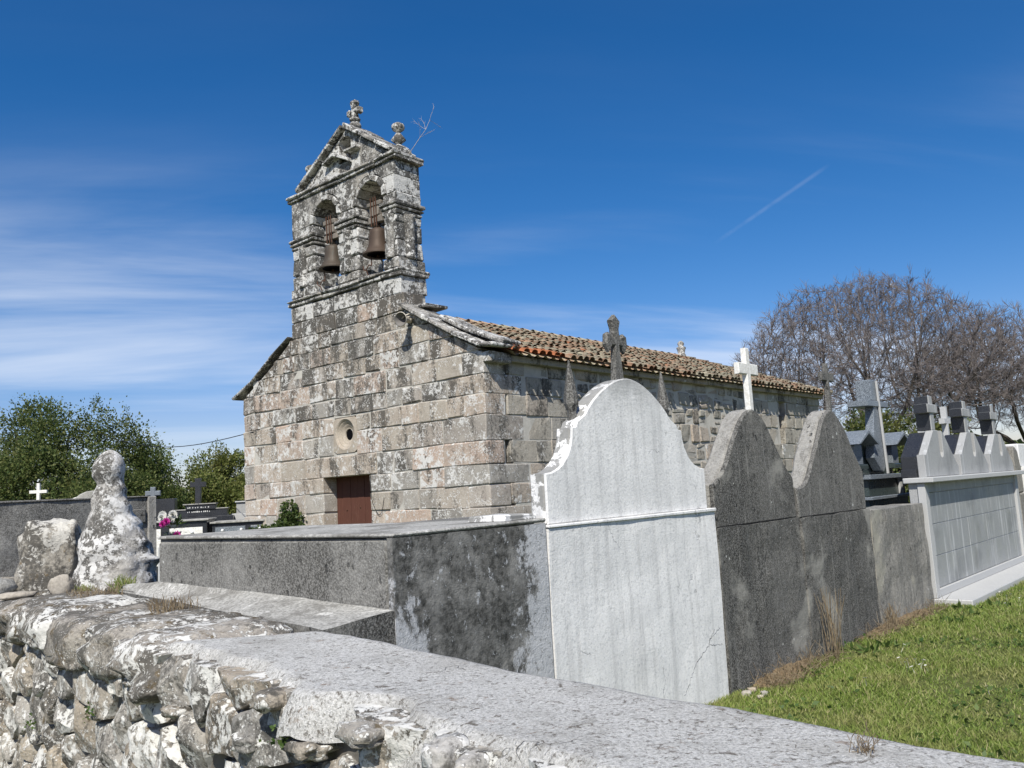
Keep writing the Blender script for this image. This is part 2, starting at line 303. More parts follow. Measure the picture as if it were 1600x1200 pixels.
def f_rust(g):
    p = g.pos(); return dict(c=g.mix(g.noise(p, 30, 5), (.04, .024, .018), (.13, .062, .038)), r=.9)
M['rust'] = material('rusty_iron', f_rust)
def flat(name, c, r=.6, spec=.3, var=0.0):
    def fn(g):
        p = g.pos(); k = g.mix(g.rng(g.noise(p, 25, 5, .7), .35, .65), tuple(x * (1 - var) for x in c), c); return dict(c=k, r=r, spec=spec)
    return material(name, fn)
M['horn'] = flat('cream_enamel', (.55, .50, .41), .5, .4, .25)
M['horn_in'] = flat('dark_horn_throat', (.16, .15, .14), .6)
M['black'] = flat('unlit_interior', (.006, .006, .007), 1.0, 0)
M['chrome'] = flat('bright_metal_handle', (.65, .65, .65), .25, .6)
M['lettering'] = flat('pale_lettering', (.6, .6, .58), .6)
M['crack'] = flat('open_crack', (.12, .12, .12), .9)
def f_soil(g):
    p = g.pos(); c = g.mix(g.noise(p, 14, 6, .7), (.10, .07, .04), (.30, .22, .13)); return dict(c=c, r=1, b=g.bump(g.noise(p, 50, 4, .7), .9, .02))
M['soil'] = material('dry_earth_and_straw', f_soil)
def f_ground(g):
    p = g.pos(); c = g.mix(g.noise(p, 3, 6, .6), (.06, .085, .02), (.13, .14, .045)); c = g.mix(g.rng(g.noise(p, 25, 4, .7), .5, .7, 0, .6), c, (.11, .085, .045)); return dict(c=c, r=1, b=g.bump(g.noise(p, 60, 4, .7), .8, .02))
M['ground'] = material('turf_soil', f_ground)
def leafmat(name, stops, tr=.3, patch=None, rough=.55):
    def fn(g):
        c = g.ramp(g.rnd(), stops)
        if patch:
            p = g.pos(); c = g.mix(g.rng(g.noise(p, patch[1], 5, .6), patch[2], patch[2] + .14, 0, patch[3]), c, patch[0])
        return dict(c=c, r=rough, spec=.3)
    return material(name, fn, tr)
M['grass'] = leafmat('lawn_grass', [(0, (.15, .215, .038)), (.4, (.22, .30, .062)), (.75, (.30, .36, .095)), (.9, (.38, .38, .15)), (1, (.52, .45, .26))], .42, ((.34, .32, .13), 1.9, .48, .5))
M['straw'] = leafmat('dry_straw', [(0, (.15, .11, .07)), (.5, (.26, .20, .125)), (1, (.38, .31, .21))], .25)
M['leaf_dark'] = leafmat('dark_evergreen_leaf', [(0, (.055, .09, .026)), (.5, (.105, .14, .04)), (.85, (.16, .185, .058)), (1, (.23, .235, .09))], .42, ((.13, .115, .03), .55, .52, .55))
M['leaf_mid'] = leafmat('olive_evergreen_leaf', [(0, (.09, .125, .03)), (.5, (.16, .19, .05)), (1, (.26, .26, .09))], .42, ((.16, .14, .035), .5, .50, .6))
M['leaf_blue'] = leafmat('blue_green_leaf', [(0, (.04, .08, .03)), (.5, (.07, .12, .048)), (1, (.12, .17, .065))], .35)
M['ivy'] = leafmat('ivy_leaf', [(0, (.03, .055, .014)), (.6, (.065, .10, .025)), (1, (.13, .15, .05))], .25)
M['weed'] = leafmat('broad_weed_leaf', [(0, (.045, .09, .02)), (1, (.12, .17, .045))], .3)
M['petal_w'] = leafmat('white_petal', [(0, (.62, .60, .54)), (1, (.80, .79, .76))], .25)
M['petal_m'] = leafmat('magenta_petal', [(0, (.42, .02, .22)), (1, (.62, .06, .36))], .25)
M['petal_y'] = leafmat('yellow_petal', [(0, (.75, .55, .03)), (1, (.80, .62, .05))], .2)
def f_bark(g):
    p = g.pos(); c = g.mix(g.noise(g.sc(p, (1, 1, .4)), 9, 5, .7), (.035, .030, .026), (.13, .115, .10)); return dict(c=c, r=.95, b=g.bump(g.noise(p, 20, 4), .6, .02))
M['bark'] = material('grey_bark', f_bark)
M['twig'] = leafmat('reddish_grey_twig', [(0, (.085, .072, .072)), (.6, (.165, .142, .134)), (1, (.24, .21, .195))], 0.0, None, .9)
M['dead_twig'] = flat('pale_dry_stem', (.52, .47, .40), .9, .1, .3)
M['cable'] = flat('black_cable', (.02, .02, .02), .6)

# ------------------------------------------------------------------ object helpers
def link(o, parent=None):
    COL.objects.link(o)
    if parent is not None: o.parent = parent
    return o
def tag(o, label, cat, group=None, kind=None):
    if label: o['label'] = label
    if cat: o['category'] = cat
    if group: o['group'] = group
    if kind: o['kind'] = kind
    return o
def thing(name, label, cat, loc=(0, 0, 0), rz=0.0, group=None):
    o = bpy.data.objects.new(name, None); o.empty_display_size = .2; link(o); o.location = loc; o.rotation_euler = (0, 0, rz)
    return tag(o, label, cat, group)
def pm(name, v, f, mat, parent=None, smooth=False):
    me = bpy.data.meshes.new(name); me.from_pydata([tuple(map(float, q)) for q in v], [], f); me.update()
    if smooth: me.polygons.foreach_set('use_smooth', [True] * len(me.polygons))
    if mat: me.materials.append(M[mat] if isinstance(mat, str) else mat)
    return link(bpy.data.objects.new(name, me), parent)
def np_mesh(name, v, f, mat, parent=None, smooth=False):
    v = np.asarray(v, np.float32); f = np.asarray(f, np.int32); k = f.shape[1]
    me = bpy.data.meshes.new(name); me.vertices.add(len(v)); me.vertices.foreach_set('co', v.ravel())
    me.loops.add(f.size); me.loops.foreach_set('vertex_index', f.ravel()); me.polygons.add(len(f))
    me.polygons.foreach_set('loop_start', np.arange(0, f.size, k, dtype=np.int32)); me.polygons.foreach_set('loop_total', np.full(len(f), k, np.int32))
    if smooth: me.polygons.foreach_set('use_smooth', np.ones(len(f), bool))
    me.update(calc_edges=True); me.materials.append(M[mat]); return link(bpy.data.objects.new(name, me), parent)
class MB:
    def __init__(s): s.v = []; s.f = []
    def add(s, v, f):
        o = len(s.v); s.v += [tuple(q) for q in v]; s.f += [tuple(i + o for i in q) for q in f]; return s
    def build(s, name, mat, parent=None, smooth=False): return pm(name, s.v, s.f, mat, parent, smooth)
# chamfered hexahedron from 8 corners indexed by bits x,y,z
def hexa(c, bev=.015, jit=0.0):
    c = [np.array(q, float) + (RNG.normal(0, jit, 3) if jit else 0) for q in c]
    vid = {}; v = []
    ax = (1, 2, 4)
    for i in range(8):
        for n in range(3):
            p = c[i].copy()
            for k in range(3):
                if k != n:
                    d = c[i ^ ax[k]] - c[i]; L = np.linalg.norm(d) + 1e-9; p = p + d / L * min(bev * (1 + (RNG.random() - .5) * .8), .42 * L)
            vid[(i, n)] = len(v); v.append(p)
    f = []
    for n in range(3):
        a, b = [k for k in range(3) if k != n]
        for side in (0, 1):
            q = [0, ax[a], ax[a] | ax[b], ax[b]]; q = [i | (ax[n] if side else 0) for i in q]
            f.append([vid[(i, n)] for i in q])
    for k in range(3):
        a, b = [j for j in range(3) if j != k]
        for sa in (0, 1):
            for sb in (0, 1):
                i = (ax[a] if sa else 0) | (ax[b] if sb else 0); j = i | ax[k]
                f.append([vid[(i, a)], vid[(j, a)], vid[(j, b)], vid[(i, b)]])
    for i in range(8): f.append([vid[(i, 0)], vid[(i, 1)], vid[(i, 2)]])
    # orient outward
    ctr = np.mean(c, 0); out = []
    for q in f:
        P = np.array([v[i] for i in q]); nn = np.cross(P[1] - P[0], P[2] - P[0]); out.append(q if nn @ (P.mean(0) - ctr) > 0 else q[::-1])
    return v, out
def corners(x0, x1, y0, y1, z0, z1): return [(x1 if i & 1 else x0, y1 if i & 2 else y0, z1 if i & 4 else z0) for i in range(8)]
def block(name, x0, x1, y0, y1, z0, z1, mat, parent, bev=.015, jit=0.0):
    v, f = hexa(corners(x0, x1, y0, y1, z0, z1), bev, jit); return pm(name, v, f, mat, parent)
# extruded outline: pts are (x,z) ; between y0 and y1
def prism(name, pts, y0, y1, mat, parent=None, bev=0.0, axis='y', seg=1):
    bm = bmesh.new()
    def P(a, b, y): return (a, y, b) if axis == 'y' else (y, a, b)
    fr = [bm.verts.new(P(a, b, y0)) for a, b in pts]; bk = [bm.verts.new(P(a, b, y1)) for a, b in pts]
    n = len(pts); f1 = bm.faces.new(fr); f2 = bm.faces.new(bk[::-1])
    for i in range(n): bm.faces.new((fr[i], bk[i], bk[(i + 1) % n], fr[(i + 1) % n]))
    bmesh.ops.recalc_face_normals(bm, faces=bm.faces[:])
    if bev: bmesh.ops.bevel(bm, geom=[e for f in (f1, f2) for e in f.edges], offset=bev, segments=seg, affect='EDGES', clamp_overlap=True)
    bmesh.ops.triangulate(bm, faces=[f for f in bm.faces if len(f.verts) > 4])
    me = bpy.data.meshes.new(name); bm.to_mesh(me); bm.free(); me.materials.append(M[mat]); return link(bpy.data.objects.new(name, me), parent)
def lathe(name, prof, mat, parent=None, seg=20, loc=(0, 0, 0), smooth=True, square=False, caps=True):
    v = []; f = []
    if square: seg = 4
    for r, z in prof:
        for k in range(seg):
            a = 2 * math.pi * (k + (.5 if square else 0)) / seg; q = r * (1.414 if square else 1); v.append((loc[0] + q * math.cos(a), loc[1] + q * math.sin(a), loc[2] + z))
    for i in range(len(prof) - 1):
        for k in range(seg): f.append((i * seg + k, i * seg + (k + 1) % seg, (i + 1) * seg + (k + 1) % seg, (i + 1) * seg + k))
    if caps: f.append(tuple(range(seg))[::-1]); f.append(tuple(range((len(prof) - 1) * seg, len(prof) * seg)))
    return pm(name, v, f, mat, parent, smooth and not square)
# tubes along edges a->b, radii ra, rb (arrays)
def tubes(A, B, ra, rb, k=4):
    A = np.asarray(A, float); B = np.asarray(B, float); d = B - A; L = np.linalg.norm(d, axis=1, keepdims=True) + 1e-9; d = d / L
    ref = np.where(np.abs(d[:, 2:3]) > .9, np.array([[1., 0, 0]]), np.array([[0, 0, 1.]])); u = np.cross(d, ref); u /= np.linalg.norm(u, axis=1, keepdims=True) + 1e-9; w = np.cross(d, u)
    an = np.arange(k) * 2 * np.pi / k; cs, sn = np.cos(an), np.sin(an)
    ring = cs[None, :, None] * u[:, None] + sn[None, :, None] * w[:, None]
    v = np.concatenate([A[:, None] + ring * np.asarray(ra)[:, None, None], B[:, None] + ring * np.asarray(rb)[:, None, None]], 1)
    n = len(A); base = (np.arange(n) * 2 * k)[:, None, None]; q = np.array([[i, (i + 1) % k, k + (i + 1) % k, k + i] for i in range(k)])[None]
    return v.reshape(-1, 3), (base + q).reshape(-1, 4)
def tube_path(name, pts, r, mat, parent=None, k=6):
    pts = np.array(pts, float); r = np.full(len(pts), r) if np.isscalar(r) else np.array(r)
    v, f = tubes(pts[:-1], pts[1:], r[:-1], r[1:], k); return np_mesh(name, v, f, mat, parent)
def rough_rock(name, center, size, mat, parent=None, seed=0, n=14, amp=.12, rot=0, power=2.6):
    v = []; f = []; m_ = n * 2; off = Vector((seed * 7.3, seed * 3.1, seed * 1.7)); cr, sr = math.cos(rot), math.sin(rot)
    for i in range(n + 1):
        ph = math.pi * i / n - math.pi / 2
        for j in range(m_):
            a = 2 * math.pi * j / m_
            def sp(x): return math.copysign(abs(x) ** (2 / power), x)
            q = Vector((sp(math.cos(ph)) * sp(math.cos(a)), sp(math.cos(ph)) * sp(math.sin(a)), sp(math.sin(ph))))
            k = 1 + amp * mnoise.fractal(q * 1.4 + off, 1.0, 2.0, 4)
            x, y, z = q.x * size[0] / 2 * k, q.y * size[1] / 2 * k, q.z * size[2] / 2 * k
            v.append((center[0] + x * cr - y * sr, center[1] + x * sr + y * cr, center[2] + z))
    for i in range(n):
        for j in range(m_): f.append((i * m_ + j, i * m_ + (j + 1) % m_, (i + 1) * m_ + (j + 1) % m_, (i + 1) * m_ + j))
    return pm(name, v, f, mat, parent, True)

# ================================================================== frames of reference
TH = R(48.96); CH = (-0.432, 13.29, 0)                 # church: local x = into the nave, y = along the front, z
TT = R(90 - 41.82); T0 = np.array([0.1605, 4.9624])    # tomb row: local x = along the row, y = towards the church
td = np.array([math.cos(TT), math.sin(TT)]); tb = np.array([-math.sin(TT), math.cos(TT)])
def trow(s, b, z=0.0): q = T0 + s * td + b * tb; return (q[0], q[1], z)
wd = np.array([-0.6515, 0.7586]); wn = np.array([0.7586, 0.6515])   # boundary wall: along / inward
def wpt(s, w, z): q = s * wd + w * wn; return (q[0], q[1], z)

# ------------------------------------------------------------------ ground: one sheet, lower outside the boundary wall
def build_ground():
    v = []; f = []
    W = [(-900, -.45), (1.35, -.45), (1.65, 0.0), (4, 0), (15, 0), (60, 0), (900, -4)]
    Sx = [-900, -60, -12, -4, 0, 4, 8, 12, 20, 60, 900]
    for w, z in W:
        for s in Sx: v.append(wpt(s, w, z))
    n = len(Sx)
    for i in range(len(W) - 1):
        for j in range(n - 1): f.append((i * n + j, i * n + j + 1, (i + 1) * n + j + 1, (i + 1) * n + j))
    o = pm('ground', v, [q[::-1] for q in f], 'ground'); o['kind'] = 'structure'
build_ground()

# ================================================================== church
church = thing('church', 'old granite country church with bell gable, tiled roof and brown door', 'church', CH, TH)
ZS = [0, .33, .66, 1.0, 1.36, 1.70, 2.02, 2.40, 2.80, 3.14, 3.46, 3.83, 4.15, 4.48, 4.80, 5.12, 5.45]
TA0, TA1, TD = 1.866, 5.18, .62       # belfry shaft along the front, depth
def build_front():
    rnd = random.Random(3)
    for i in range(len(ZS) - 1):
        z0, z1 = ZS[i], ZS[i + 1]
        ga = lambda z: max(0.0, min((z - 3.80) / .55, TA0)); gb = lambda z: min(7.0, max(7 - (z - 3.80) / .52, TA1))
        lo, hi = ga(z0), gb(z0)
        tower = z0 >= 4.7
        # spans left free of blocks
        holes = []
        if z1 <= 2.03: holes = [(2.91, 4.27)]
        elif z0 < 2.1: holes = [(2.70, 4.80)]
        elif z0 < 3.0: holes = [(3.22, 3.92)]
        spans = []; c = lo
        for h in holes: spans.append((c, h[0])); c = h[1]
        spans.append((c, hi))
        for (a, b) in spans:
            cuts = [a]
            if a == 0 and z1 <= 3.9: cuts.append(rnd.choice((.48, .62, .85, 1.0)))
            while b - cuts[-1] > .95: cuts.append(cuts[-1] + rnd.uniform(.34, .80) * (1.25 if z1 - z0 > .37 else 1))
            if b - cuts[-1] > .72: cuts.append((cuts[-1] + b) / 2 + rnd.uniform(-.1, .1))
            if len(cuts) > 1 and b - cuts[-1] < .22: cuts.pop()
            cuts.append(b)
            for k in range(len(cuts) - 1):
                y0, y1 = cuts[k] + .004, cuts[k + 1] - .004
                dep = TD if z0 >= 4.45 and y0 >= TA0 - .02 and y1 <= TA1 + .02 else .46
                x0 = rnd.uniform(-.010, .010)
                quoin = (k == 0 and a == 0 and z1 <= 3.9)
                if quoin: dep = .40 + .5 * (i % 2) + rnd.uniform(-.05, .12)
                dz0, dz1 = rnd.uniform(0, .012), rnd.uniform(0, .012)
                cs = corners(x0, dep, y0, y1, z0 + .003 + dz0 * .4, z1 - .003 - dz1 * .4)
                wz = lambda y, zi: 0 if (zi < .01 or zi > 3.7 and zi < 3.9 or zi > 5.4) else .035 * mnoise.noise(Vector((y * .55, zi * 9.1, 2))) + .012 * mnoise.noise(Vector((y * 2.5, zi * 7.7, 5)))
                tl, tr = rnd.uniform(-.012, .012), rnd.uniform(-.012, .012)
                cs = [(x_, y_ + (0 if (y_ < .01 or y_ > 6.98 or holes) else (tr if q_ & 2 else tl) * (1 if q_ & 4 else -1) * .0), z_ + wz(y_, z1 if q_ & 4 else z0)) for q_, (x_, y_, z_) in enumerate(cs)]
                if z0 > 3.8 and z0 < 4.7:      # raking ends under the coping
                    if k == 0 and a == lo: cs[4] = (cs[4][0], max(y0, ga(z1)), cs[4][2]); cs[5] = (cs[5][0], max(y0, ga(z1)), cs[5][2])
                    if k == len(cuts) - 2 and b == hi: cs[6] = (cs[6][0], min(y1, gb(z1)), cs[6][2]); cs[7] = (cs[7][0], min(y1, gb(z1)), cs[7][2])
                v, f = hexa(cs, rnd.uniform(.008, .022), .008)
                pm('ashlar_block', v, f, 'tower' if z0 > 4.9 else 'ashlar', church)
    block('lintel', -.005, .46, 2.705, 4.795, 2.024, 2.396, 'ashlar', church, .018, .004)
    # backing core with joint face
    mb = MB()
    def bx(x0, x1, y0, y1, z0, z1):
        v, f = hexa(corners(x0, x1, y0, y1, z0, z1), .001); mb.add(v, f)
    bx(.018, .44, .03, 2.89, 0, 3.8); bx(.018, .44, 4.29, 6.97, 0, 3.8); bx(.018, .44, 2.89, 4.29, 2.06, 2.44); bx(.018, .44, 2.89, 4.29, 3.11, 3.8)
    bx(.018, .44, 2.89, 3.25, 2.44, 3.11); bx(.018, .44, 3.89, 4.29, 2.44, 3.11); bx(.45, .6, 2.89, 4.29, 0, 3.8)
    v = [(x, y, z) for x in (.018, .44) for y, z in ((.06, 3.8), (6.94, 3.8), (TA1 - .03, 4.70), (TA0 + .03, 4.72))]
    mb.add(v, [(0, 1, 2, 3), (7, 6, 5, 4), (0, 3, 7, 4), (1, 5, 6, 2), (3, 2, 6, 7)])
    bx(.028, TD - .03, TA0 + .03, TA1 - .03, 4.6, 5.44)
    mb.build('wall_core', 'mortar', church)
    # oculus: splayed round window
    N = 28; cy, cz = 3.57, 2.79; v = []; f = []
    def ring(r, x, oz=0, sq=False):
        s = len(v)
        for k in range(N):
            a = 2 * math.pi * k / N; c_, s_ = math.cos(a), math.sin(a)
            if sq:
                q = 1 / max(abs(c_) / .344, abs(s_) / .326); v.append((x, cy + c_ * q, 2.77 + s_ * q + 0))
            else: v.append((x, cy + c_ * r, cz + oz + s_ * r))
        return s
    rs = [ring(0, .42, 0, True), ring(0, .004, 0, True), ring(.285, -.004), ring(.262, .012), ring(.245, .032), ring(.232, .034), ring(.185, .070), ring(.172, .072), ring(.125, .098), ring(.108, .10, -.005), ring(.10, .20, -.005)]
    for a, b in zip(rs[:-1], rs[1:]):
        for k in range(N): f.append((a + k, b + k, b + (k + 1) % N, a + (k + 1) % N))
    oc = pm('oculus', v, f, 'oculus', church)
    pm('opening', [(.12, cy + .1055 * math.cos(2 * math.pi * k / 20), cz - .005 + .1055 * math.sin(2 * math.pi * k / 20)) for k in range(20)], [tuple(range(20))], 'black', oc)
    # door: planks in a recess
    door = bpy.data.objects.new('door', None); link(door, church); door.location = (.30, 0, 0)
    y = 2.93; ws = [.23, .27, .19, .22, .24, .18]; tot = sum(ws)
    for k, w in enumerate(ws):
        w2 = w * 1.34 / tot; block('plank', .0 + .004 * (k % 2), .045, y + .003, y + w2 - .003, .02, 2.03, 'wood', door, .006); y += w2
    block('threshold', -.34, .1, 2.85, 4.33, -.06, .018, 'ashlar', church, .015, .004)
    for k, (yy, zz) in enumerate(((3.15, 1.42), (3.55, 1.44), (3.95, 1.40))):
        lathe('nail_head', [(.012, 0), (.012, .012), (.004, .016)], 'rust', door, 8, (0, 0, 0)).matrix_local = Matrix.Translation((-.004, yy, zz)) @ Matrix.Rotation(-math.pi / 2, 4, 'Y')
build_front()

def build_side():
    rnd = random.Random(11); low = MB()
    # near wall, facing the tomb row (local y = 0)
    for i in range(11):
        z0, z1 = ZS[i], ZS[i + 1]
        b = .40 + .5 * (i % 2) + .12
        while b < 13.5:
            smooth = b < 1.9 or b > 9.6
            w = rnd.uniform(.38, .75) if smooth else rnd.uniform(.24, .58)
            if b + w > 13.35: w = 13.55 - b
            if 10.88 < b + w / 2 < 11.30 and 2.3 < z0 < 3.4: b += w; continue
            parts = [(z0, z1)]
            if not smooth and rnd.random() < .5: q = z0 + (z1 - z0) * rnd.uniform(.3, .7); parts = [(z0, q), (q, z1)]
            for (p0, p1) in parts:
                gap = .005 if smooth else rnd.uniform(.008, .022)
                y0 = rnd.uniform(-.02, .015)
                cs = corners(b + gap, b + w - gap, y0, .3, p0 + gap * .8, p1 - gap * .8)
                v, f = hexa(cs, .016 if smooth else rnd.uniform(.02, .045), .008 if smooth else .015)
                if p1 < 1.2: low.add(v, f)
                else: pm('rubble_stone', v, f, 'side', church)
            b += w
    o = low.build('footing_stones', 'side', church); o['kind'] = 'stuff'
    mb = MB()
    for q in ((.61, 10.86, .012, 6.97, 0, 3.72), (11.32, 13.52, .022, 6.97, 0, 3.72), (10.85, 11.33, .25, 6.9, 0, 3.72), (10.86, 11.32, .022, .3, 0, 2.38), (10.86, 11.32, .022, .3, 3.47, 3.72)):
        v, f = hexa(corners(*q), .001); mb.add(v, f)
    mb.build('nave_core', 'mortar', church)
    block('slit_window', 10.87, 11.31, .2, .24, 2.4, 3.45, 'black', church, .002)
    # eaves cornice of flat stones
    for k in range(18):
        x = .55 + k * .724; block('eave_stone', x, x + .718, -.12, .32, 3.66, 3.765, 'side', church, .012, .004)
    # far side and end: plain coursed stone
    lw = MB()
    for i in range(11):
        z0, z1 = ZS[i], ZS[i + 1]; b = .45
        while b < 13.5:
            w = min(rnd.uniform(.4, .8), 13.56 - b); w = w if 13.56 - b - w > .2 else 13.56 - b
            v, f = hexa(corners(b + .006, b + w - .006, 6.75, 7 + rnd.uniform(-.015, .015), z0 + .004, z1 - .004), .02, .006); lw.add(v, f); b += w
        y = .3
        while y < 6.7:
            w = min(rnd.uniform(.4, .8), 6.72 - y); w = w if 6.72 - y - w > .2 else 6.72 - y
            v, f = hexa(corners(13.3, 13.56 + rnd.uniform(-.015, .015), y + .006, y + w - .006, z0 + .004, z1 - .004), .02, .006); lw.add(v, f); y += w
    o = lw.build('rear_stonework', 'side', church); o['kind'] = 'stuff'
build_side()

# ------------------------------------------------------------------ roof
EY, EZ, RY, RZ, HX = -.30, 3.80, 3.5, 5.26, 12.45
def build_roof():
    rnd = random.Random(5)
    sl = math.atan2(RZ - EZ, RY - EY); L = math.hypot(RZ - EZ, RY - EY); cs, sn = math.cos(sl), math.sin(sl)
    XE = 13.85
    def S2(x, u, h=0): return (x, EY + u * cs - h * sn, EZ + u * sn + h * cs)
    ulim = lambda x: L if x < HX else L * max(0.0, (XE - x) / (XE - HX))
    # pan layer: rippled sheets on both slopes and the hip
    for side in (0, 1):
        v = []; f = []; nx = int((XE - .42) / .0525); cnt = 0
        for j in range(nx + 1):
            x = .42 + j * .0525; h = -.045 + .03 * math.cos(2 * math.pi * (x - .42) / .21)
            for u in (0.03, ulim(x)):
                p = S2(x, max(u, .03), h); v.append(p if side == 0 else (p[0], 7 - p[1], p[2]))
        for j in range(nx):
            q = (2 * j, 2 * j + 2, 2 * j + 3, 2 * j + 1); f.append(q if side == 0 else q[::-1])
        pm('roof_pan_layer', v, f, 'tile', church)
    pm('hip_slope', [(XE, EY, EZ), (XE, 7 - EY, EZ), (HX, RY, RZ)], [(0, 1, 2)], 'tile', church)
    pm('roof_deck', [(.3, EY + .16, EZ - .03), (XE - .1, EY + .16, EZ - .03), (HX, RY, RZ - .10), (.3, RY, RZ - .10), (.3, 7 - EY - .16, EZ - .03), (XE - .1, 7 - EY - .16, EZ - .03)], [(0, 1, 2, 3), (3, 2, 5, 4), (1, 5, 2)], 'oldwood', church)
    # barrel tiles
    K = 6; tv = []; tf = []
    for e, (r, u, h) in enumerate(((.080, 0, .010), (.064, .43, -.012))):
        for k in range(K):
            a = math.pi * k / (K - 1); tv.append((r * math.cos(a), u, h + r * .8 * math.sin(a) - .028))
    for k in range(K - 1): tf.append((k, k + 1, K + k + 1, K + k))
    for k in range(K):  # inner lip gives the open end its thickness
        a = math.pi * k / (K - 1); tv.append((.074 * math.cos(a), .015, .012 + .058 * math.sin(a) - .028))
    for k in range(K - 1): tf.append((k, 2 * K + k, 2 * K + k + 1, k + 1))
    tv = np.array(tv)
    me = bpy.data.meshes.new('roof_tile'); me.from_pydata([tuple(q) for q in tv], [], tf); me.polygons.foreach_set('use_smooth', [True] * len(me.polygons)); me.materials.append(M['tile'])
    meo = me.copy(); meo.materials.clear(); meo.materials.append(M['otile'])
    ex = .335; cells = []
    nx = int((XE - .5) / .21)
    for j in range(nx):
        x = .42 + .21 * j + .0
        for r_ in range(int(ulim(x + .05) / ex) + 1):
            u = r_ * ex
            if u + .2 > ulim(x): continue
            if x < .75 and u > .4 and False: continue
            cells.append((x, u))
    def mat4(x, u):
        m = Matrix.Translation(S2(x + rnd.uniform(-.014, .014), u + rnd.uniform(-.04, .04) - .03, .028 + rnd.uniform(-.004, .012))) @ Matrix.Rotation(sl + rnd.uniform(-.025, .02), 4, 'X') @ Matrix.Rotation(rnd.uniform(-.07, .07), 4, 'Z')
        return m
    Pw = Matrix.Translation(CH) @ Matrix.Rotation(TH, 4, 'Z'); camp = Vector((0, 0, EYE))
    cells.sort(key=lambda q: (Pw @ Vector(S2(q[0], q[1])) - camp).length + .35 * q[1])
    rest_v = []; rest_f = []; base = 0; tf_np = np.array(tf)
    for i, (x, u) in enumerate(cells):
        m = mat4(x, u)
        if i < 300:
            org = (x < 1.75 and u < .3) or (x < 1.1 and u < .6 and rnd.random() < .7) or (rnd.random() < .012)
            o = bpy.data.objects.new('roof_tile', meo if org else me); link(o, church); o.matrix_local = m
        else:
            a = np.array(m); rest_v.append(tv @ a[:3, :3].T + a[:3, 3]); rest_f.append(tf_np + base); base += len(tv)
    # far slope
    for j in range(nx):
        x = .42 + .21 * j
        for r_ in range(int(ulim(x) / ex)):
            m = Matrix.Translation((0, 7, 0)) @ Matrix.Scale(-1, 4, (0, 1, 0)) @ mat4(x, r_ * ex); a = np.array(m)
            rest_v.append(tv @ a[:3, :3].T + a[:3, 3]); rest_f.append(tf_np + base); base += len(tv)
    o = np_mesh('roof_tiles_beyond', np.concatenate(rest_v), np.concatenate(rest_f), 'tile', church, True); o['kind'] = 'stuff'
    # ridge and hip tiles
    for k in range(34):
        x = .45 + k * .36
        o = bpy.data.objects.new('ridge_tile', me); link(o, church); o.matrix_local = Matrix.Translation((x, RY + rnd.uniform(-.01, .01), RZ + .03)) @ Matrix.Rotation(-math.pi / 2 + rnd.uniform(-.05, .05), 4, 'Z') @ Matrix.Scale(1.15, 4)
    d = Vector((XE - HX, EY - RY, EZ - RZ)); n = int(d.length / .36)
    for k in range(n):
        p = Vector((HX, RY, RZ + .04)) + d * (k + 1) / n
        o = bpy.data.objects.new('ridge_tile', me); link(o, church)
        o.matrix_local = Matrix.Translation(p) @ (-d).to_track_quat('Y', 'Z').to_matrix().to_4x4() @ Matrix.Scale(1.15, 4)
    lathe('roof_finial', [(.13, -.05), (.13, .05), (.10, .08), (.12, .2), (.14, .24), (.14, .27), (.07, .31), (.10, .36), (.09, .42), (.03, .47)], 'tower', church, 14, (12.4, RY, RZ + .02))
    # stone copings on the front gable, overlapping slabs
    def coping(pts, x0, x1, th):
        for (y0, z0), (y1, z1) in zip(pts[:-1], pts[1:]):
            n_ = Vector((0, -(z1 - z0), y1 - y0)); n_.normalize()
            if n_.z < 0: n_ = -n_
            c = []
            for i in range(8):
                x = x1 if i & 1 else x0; y, z = (y1, z1) if i & 2 else (y0, z0); k = th if i & 4 else 0
                c.append((x, y + n_.y * k, z + n_.z * k))
            v, f = hexa(c, .018, .007); pm('coping_slab', v, f, 'tower', church)
    coping([(-.30, 3.83), (.02, 3.885), (.62, 4.17), (1.24, 4.52), (1.86, 4.875)], -.12, .52, .065)
    coping([(-.30, 3.89), (.45, 4.20), (1.1, 4.54)], .12, .58, .07)
    coping([(7.30, 3.83), (6.6, 4.10), (5.9, 4.50), (5.2, 4.85)], -.09, .52, .05)
    block('water_table', .22, .76, 1.50, 1.86, 4.86, 4.91, 'tower', church, .015, .01)
    block('kneeler', .0, .50, -.16, .12, 3.62, 3.79, 'ashlar', church, .03, .008)
build_roof()

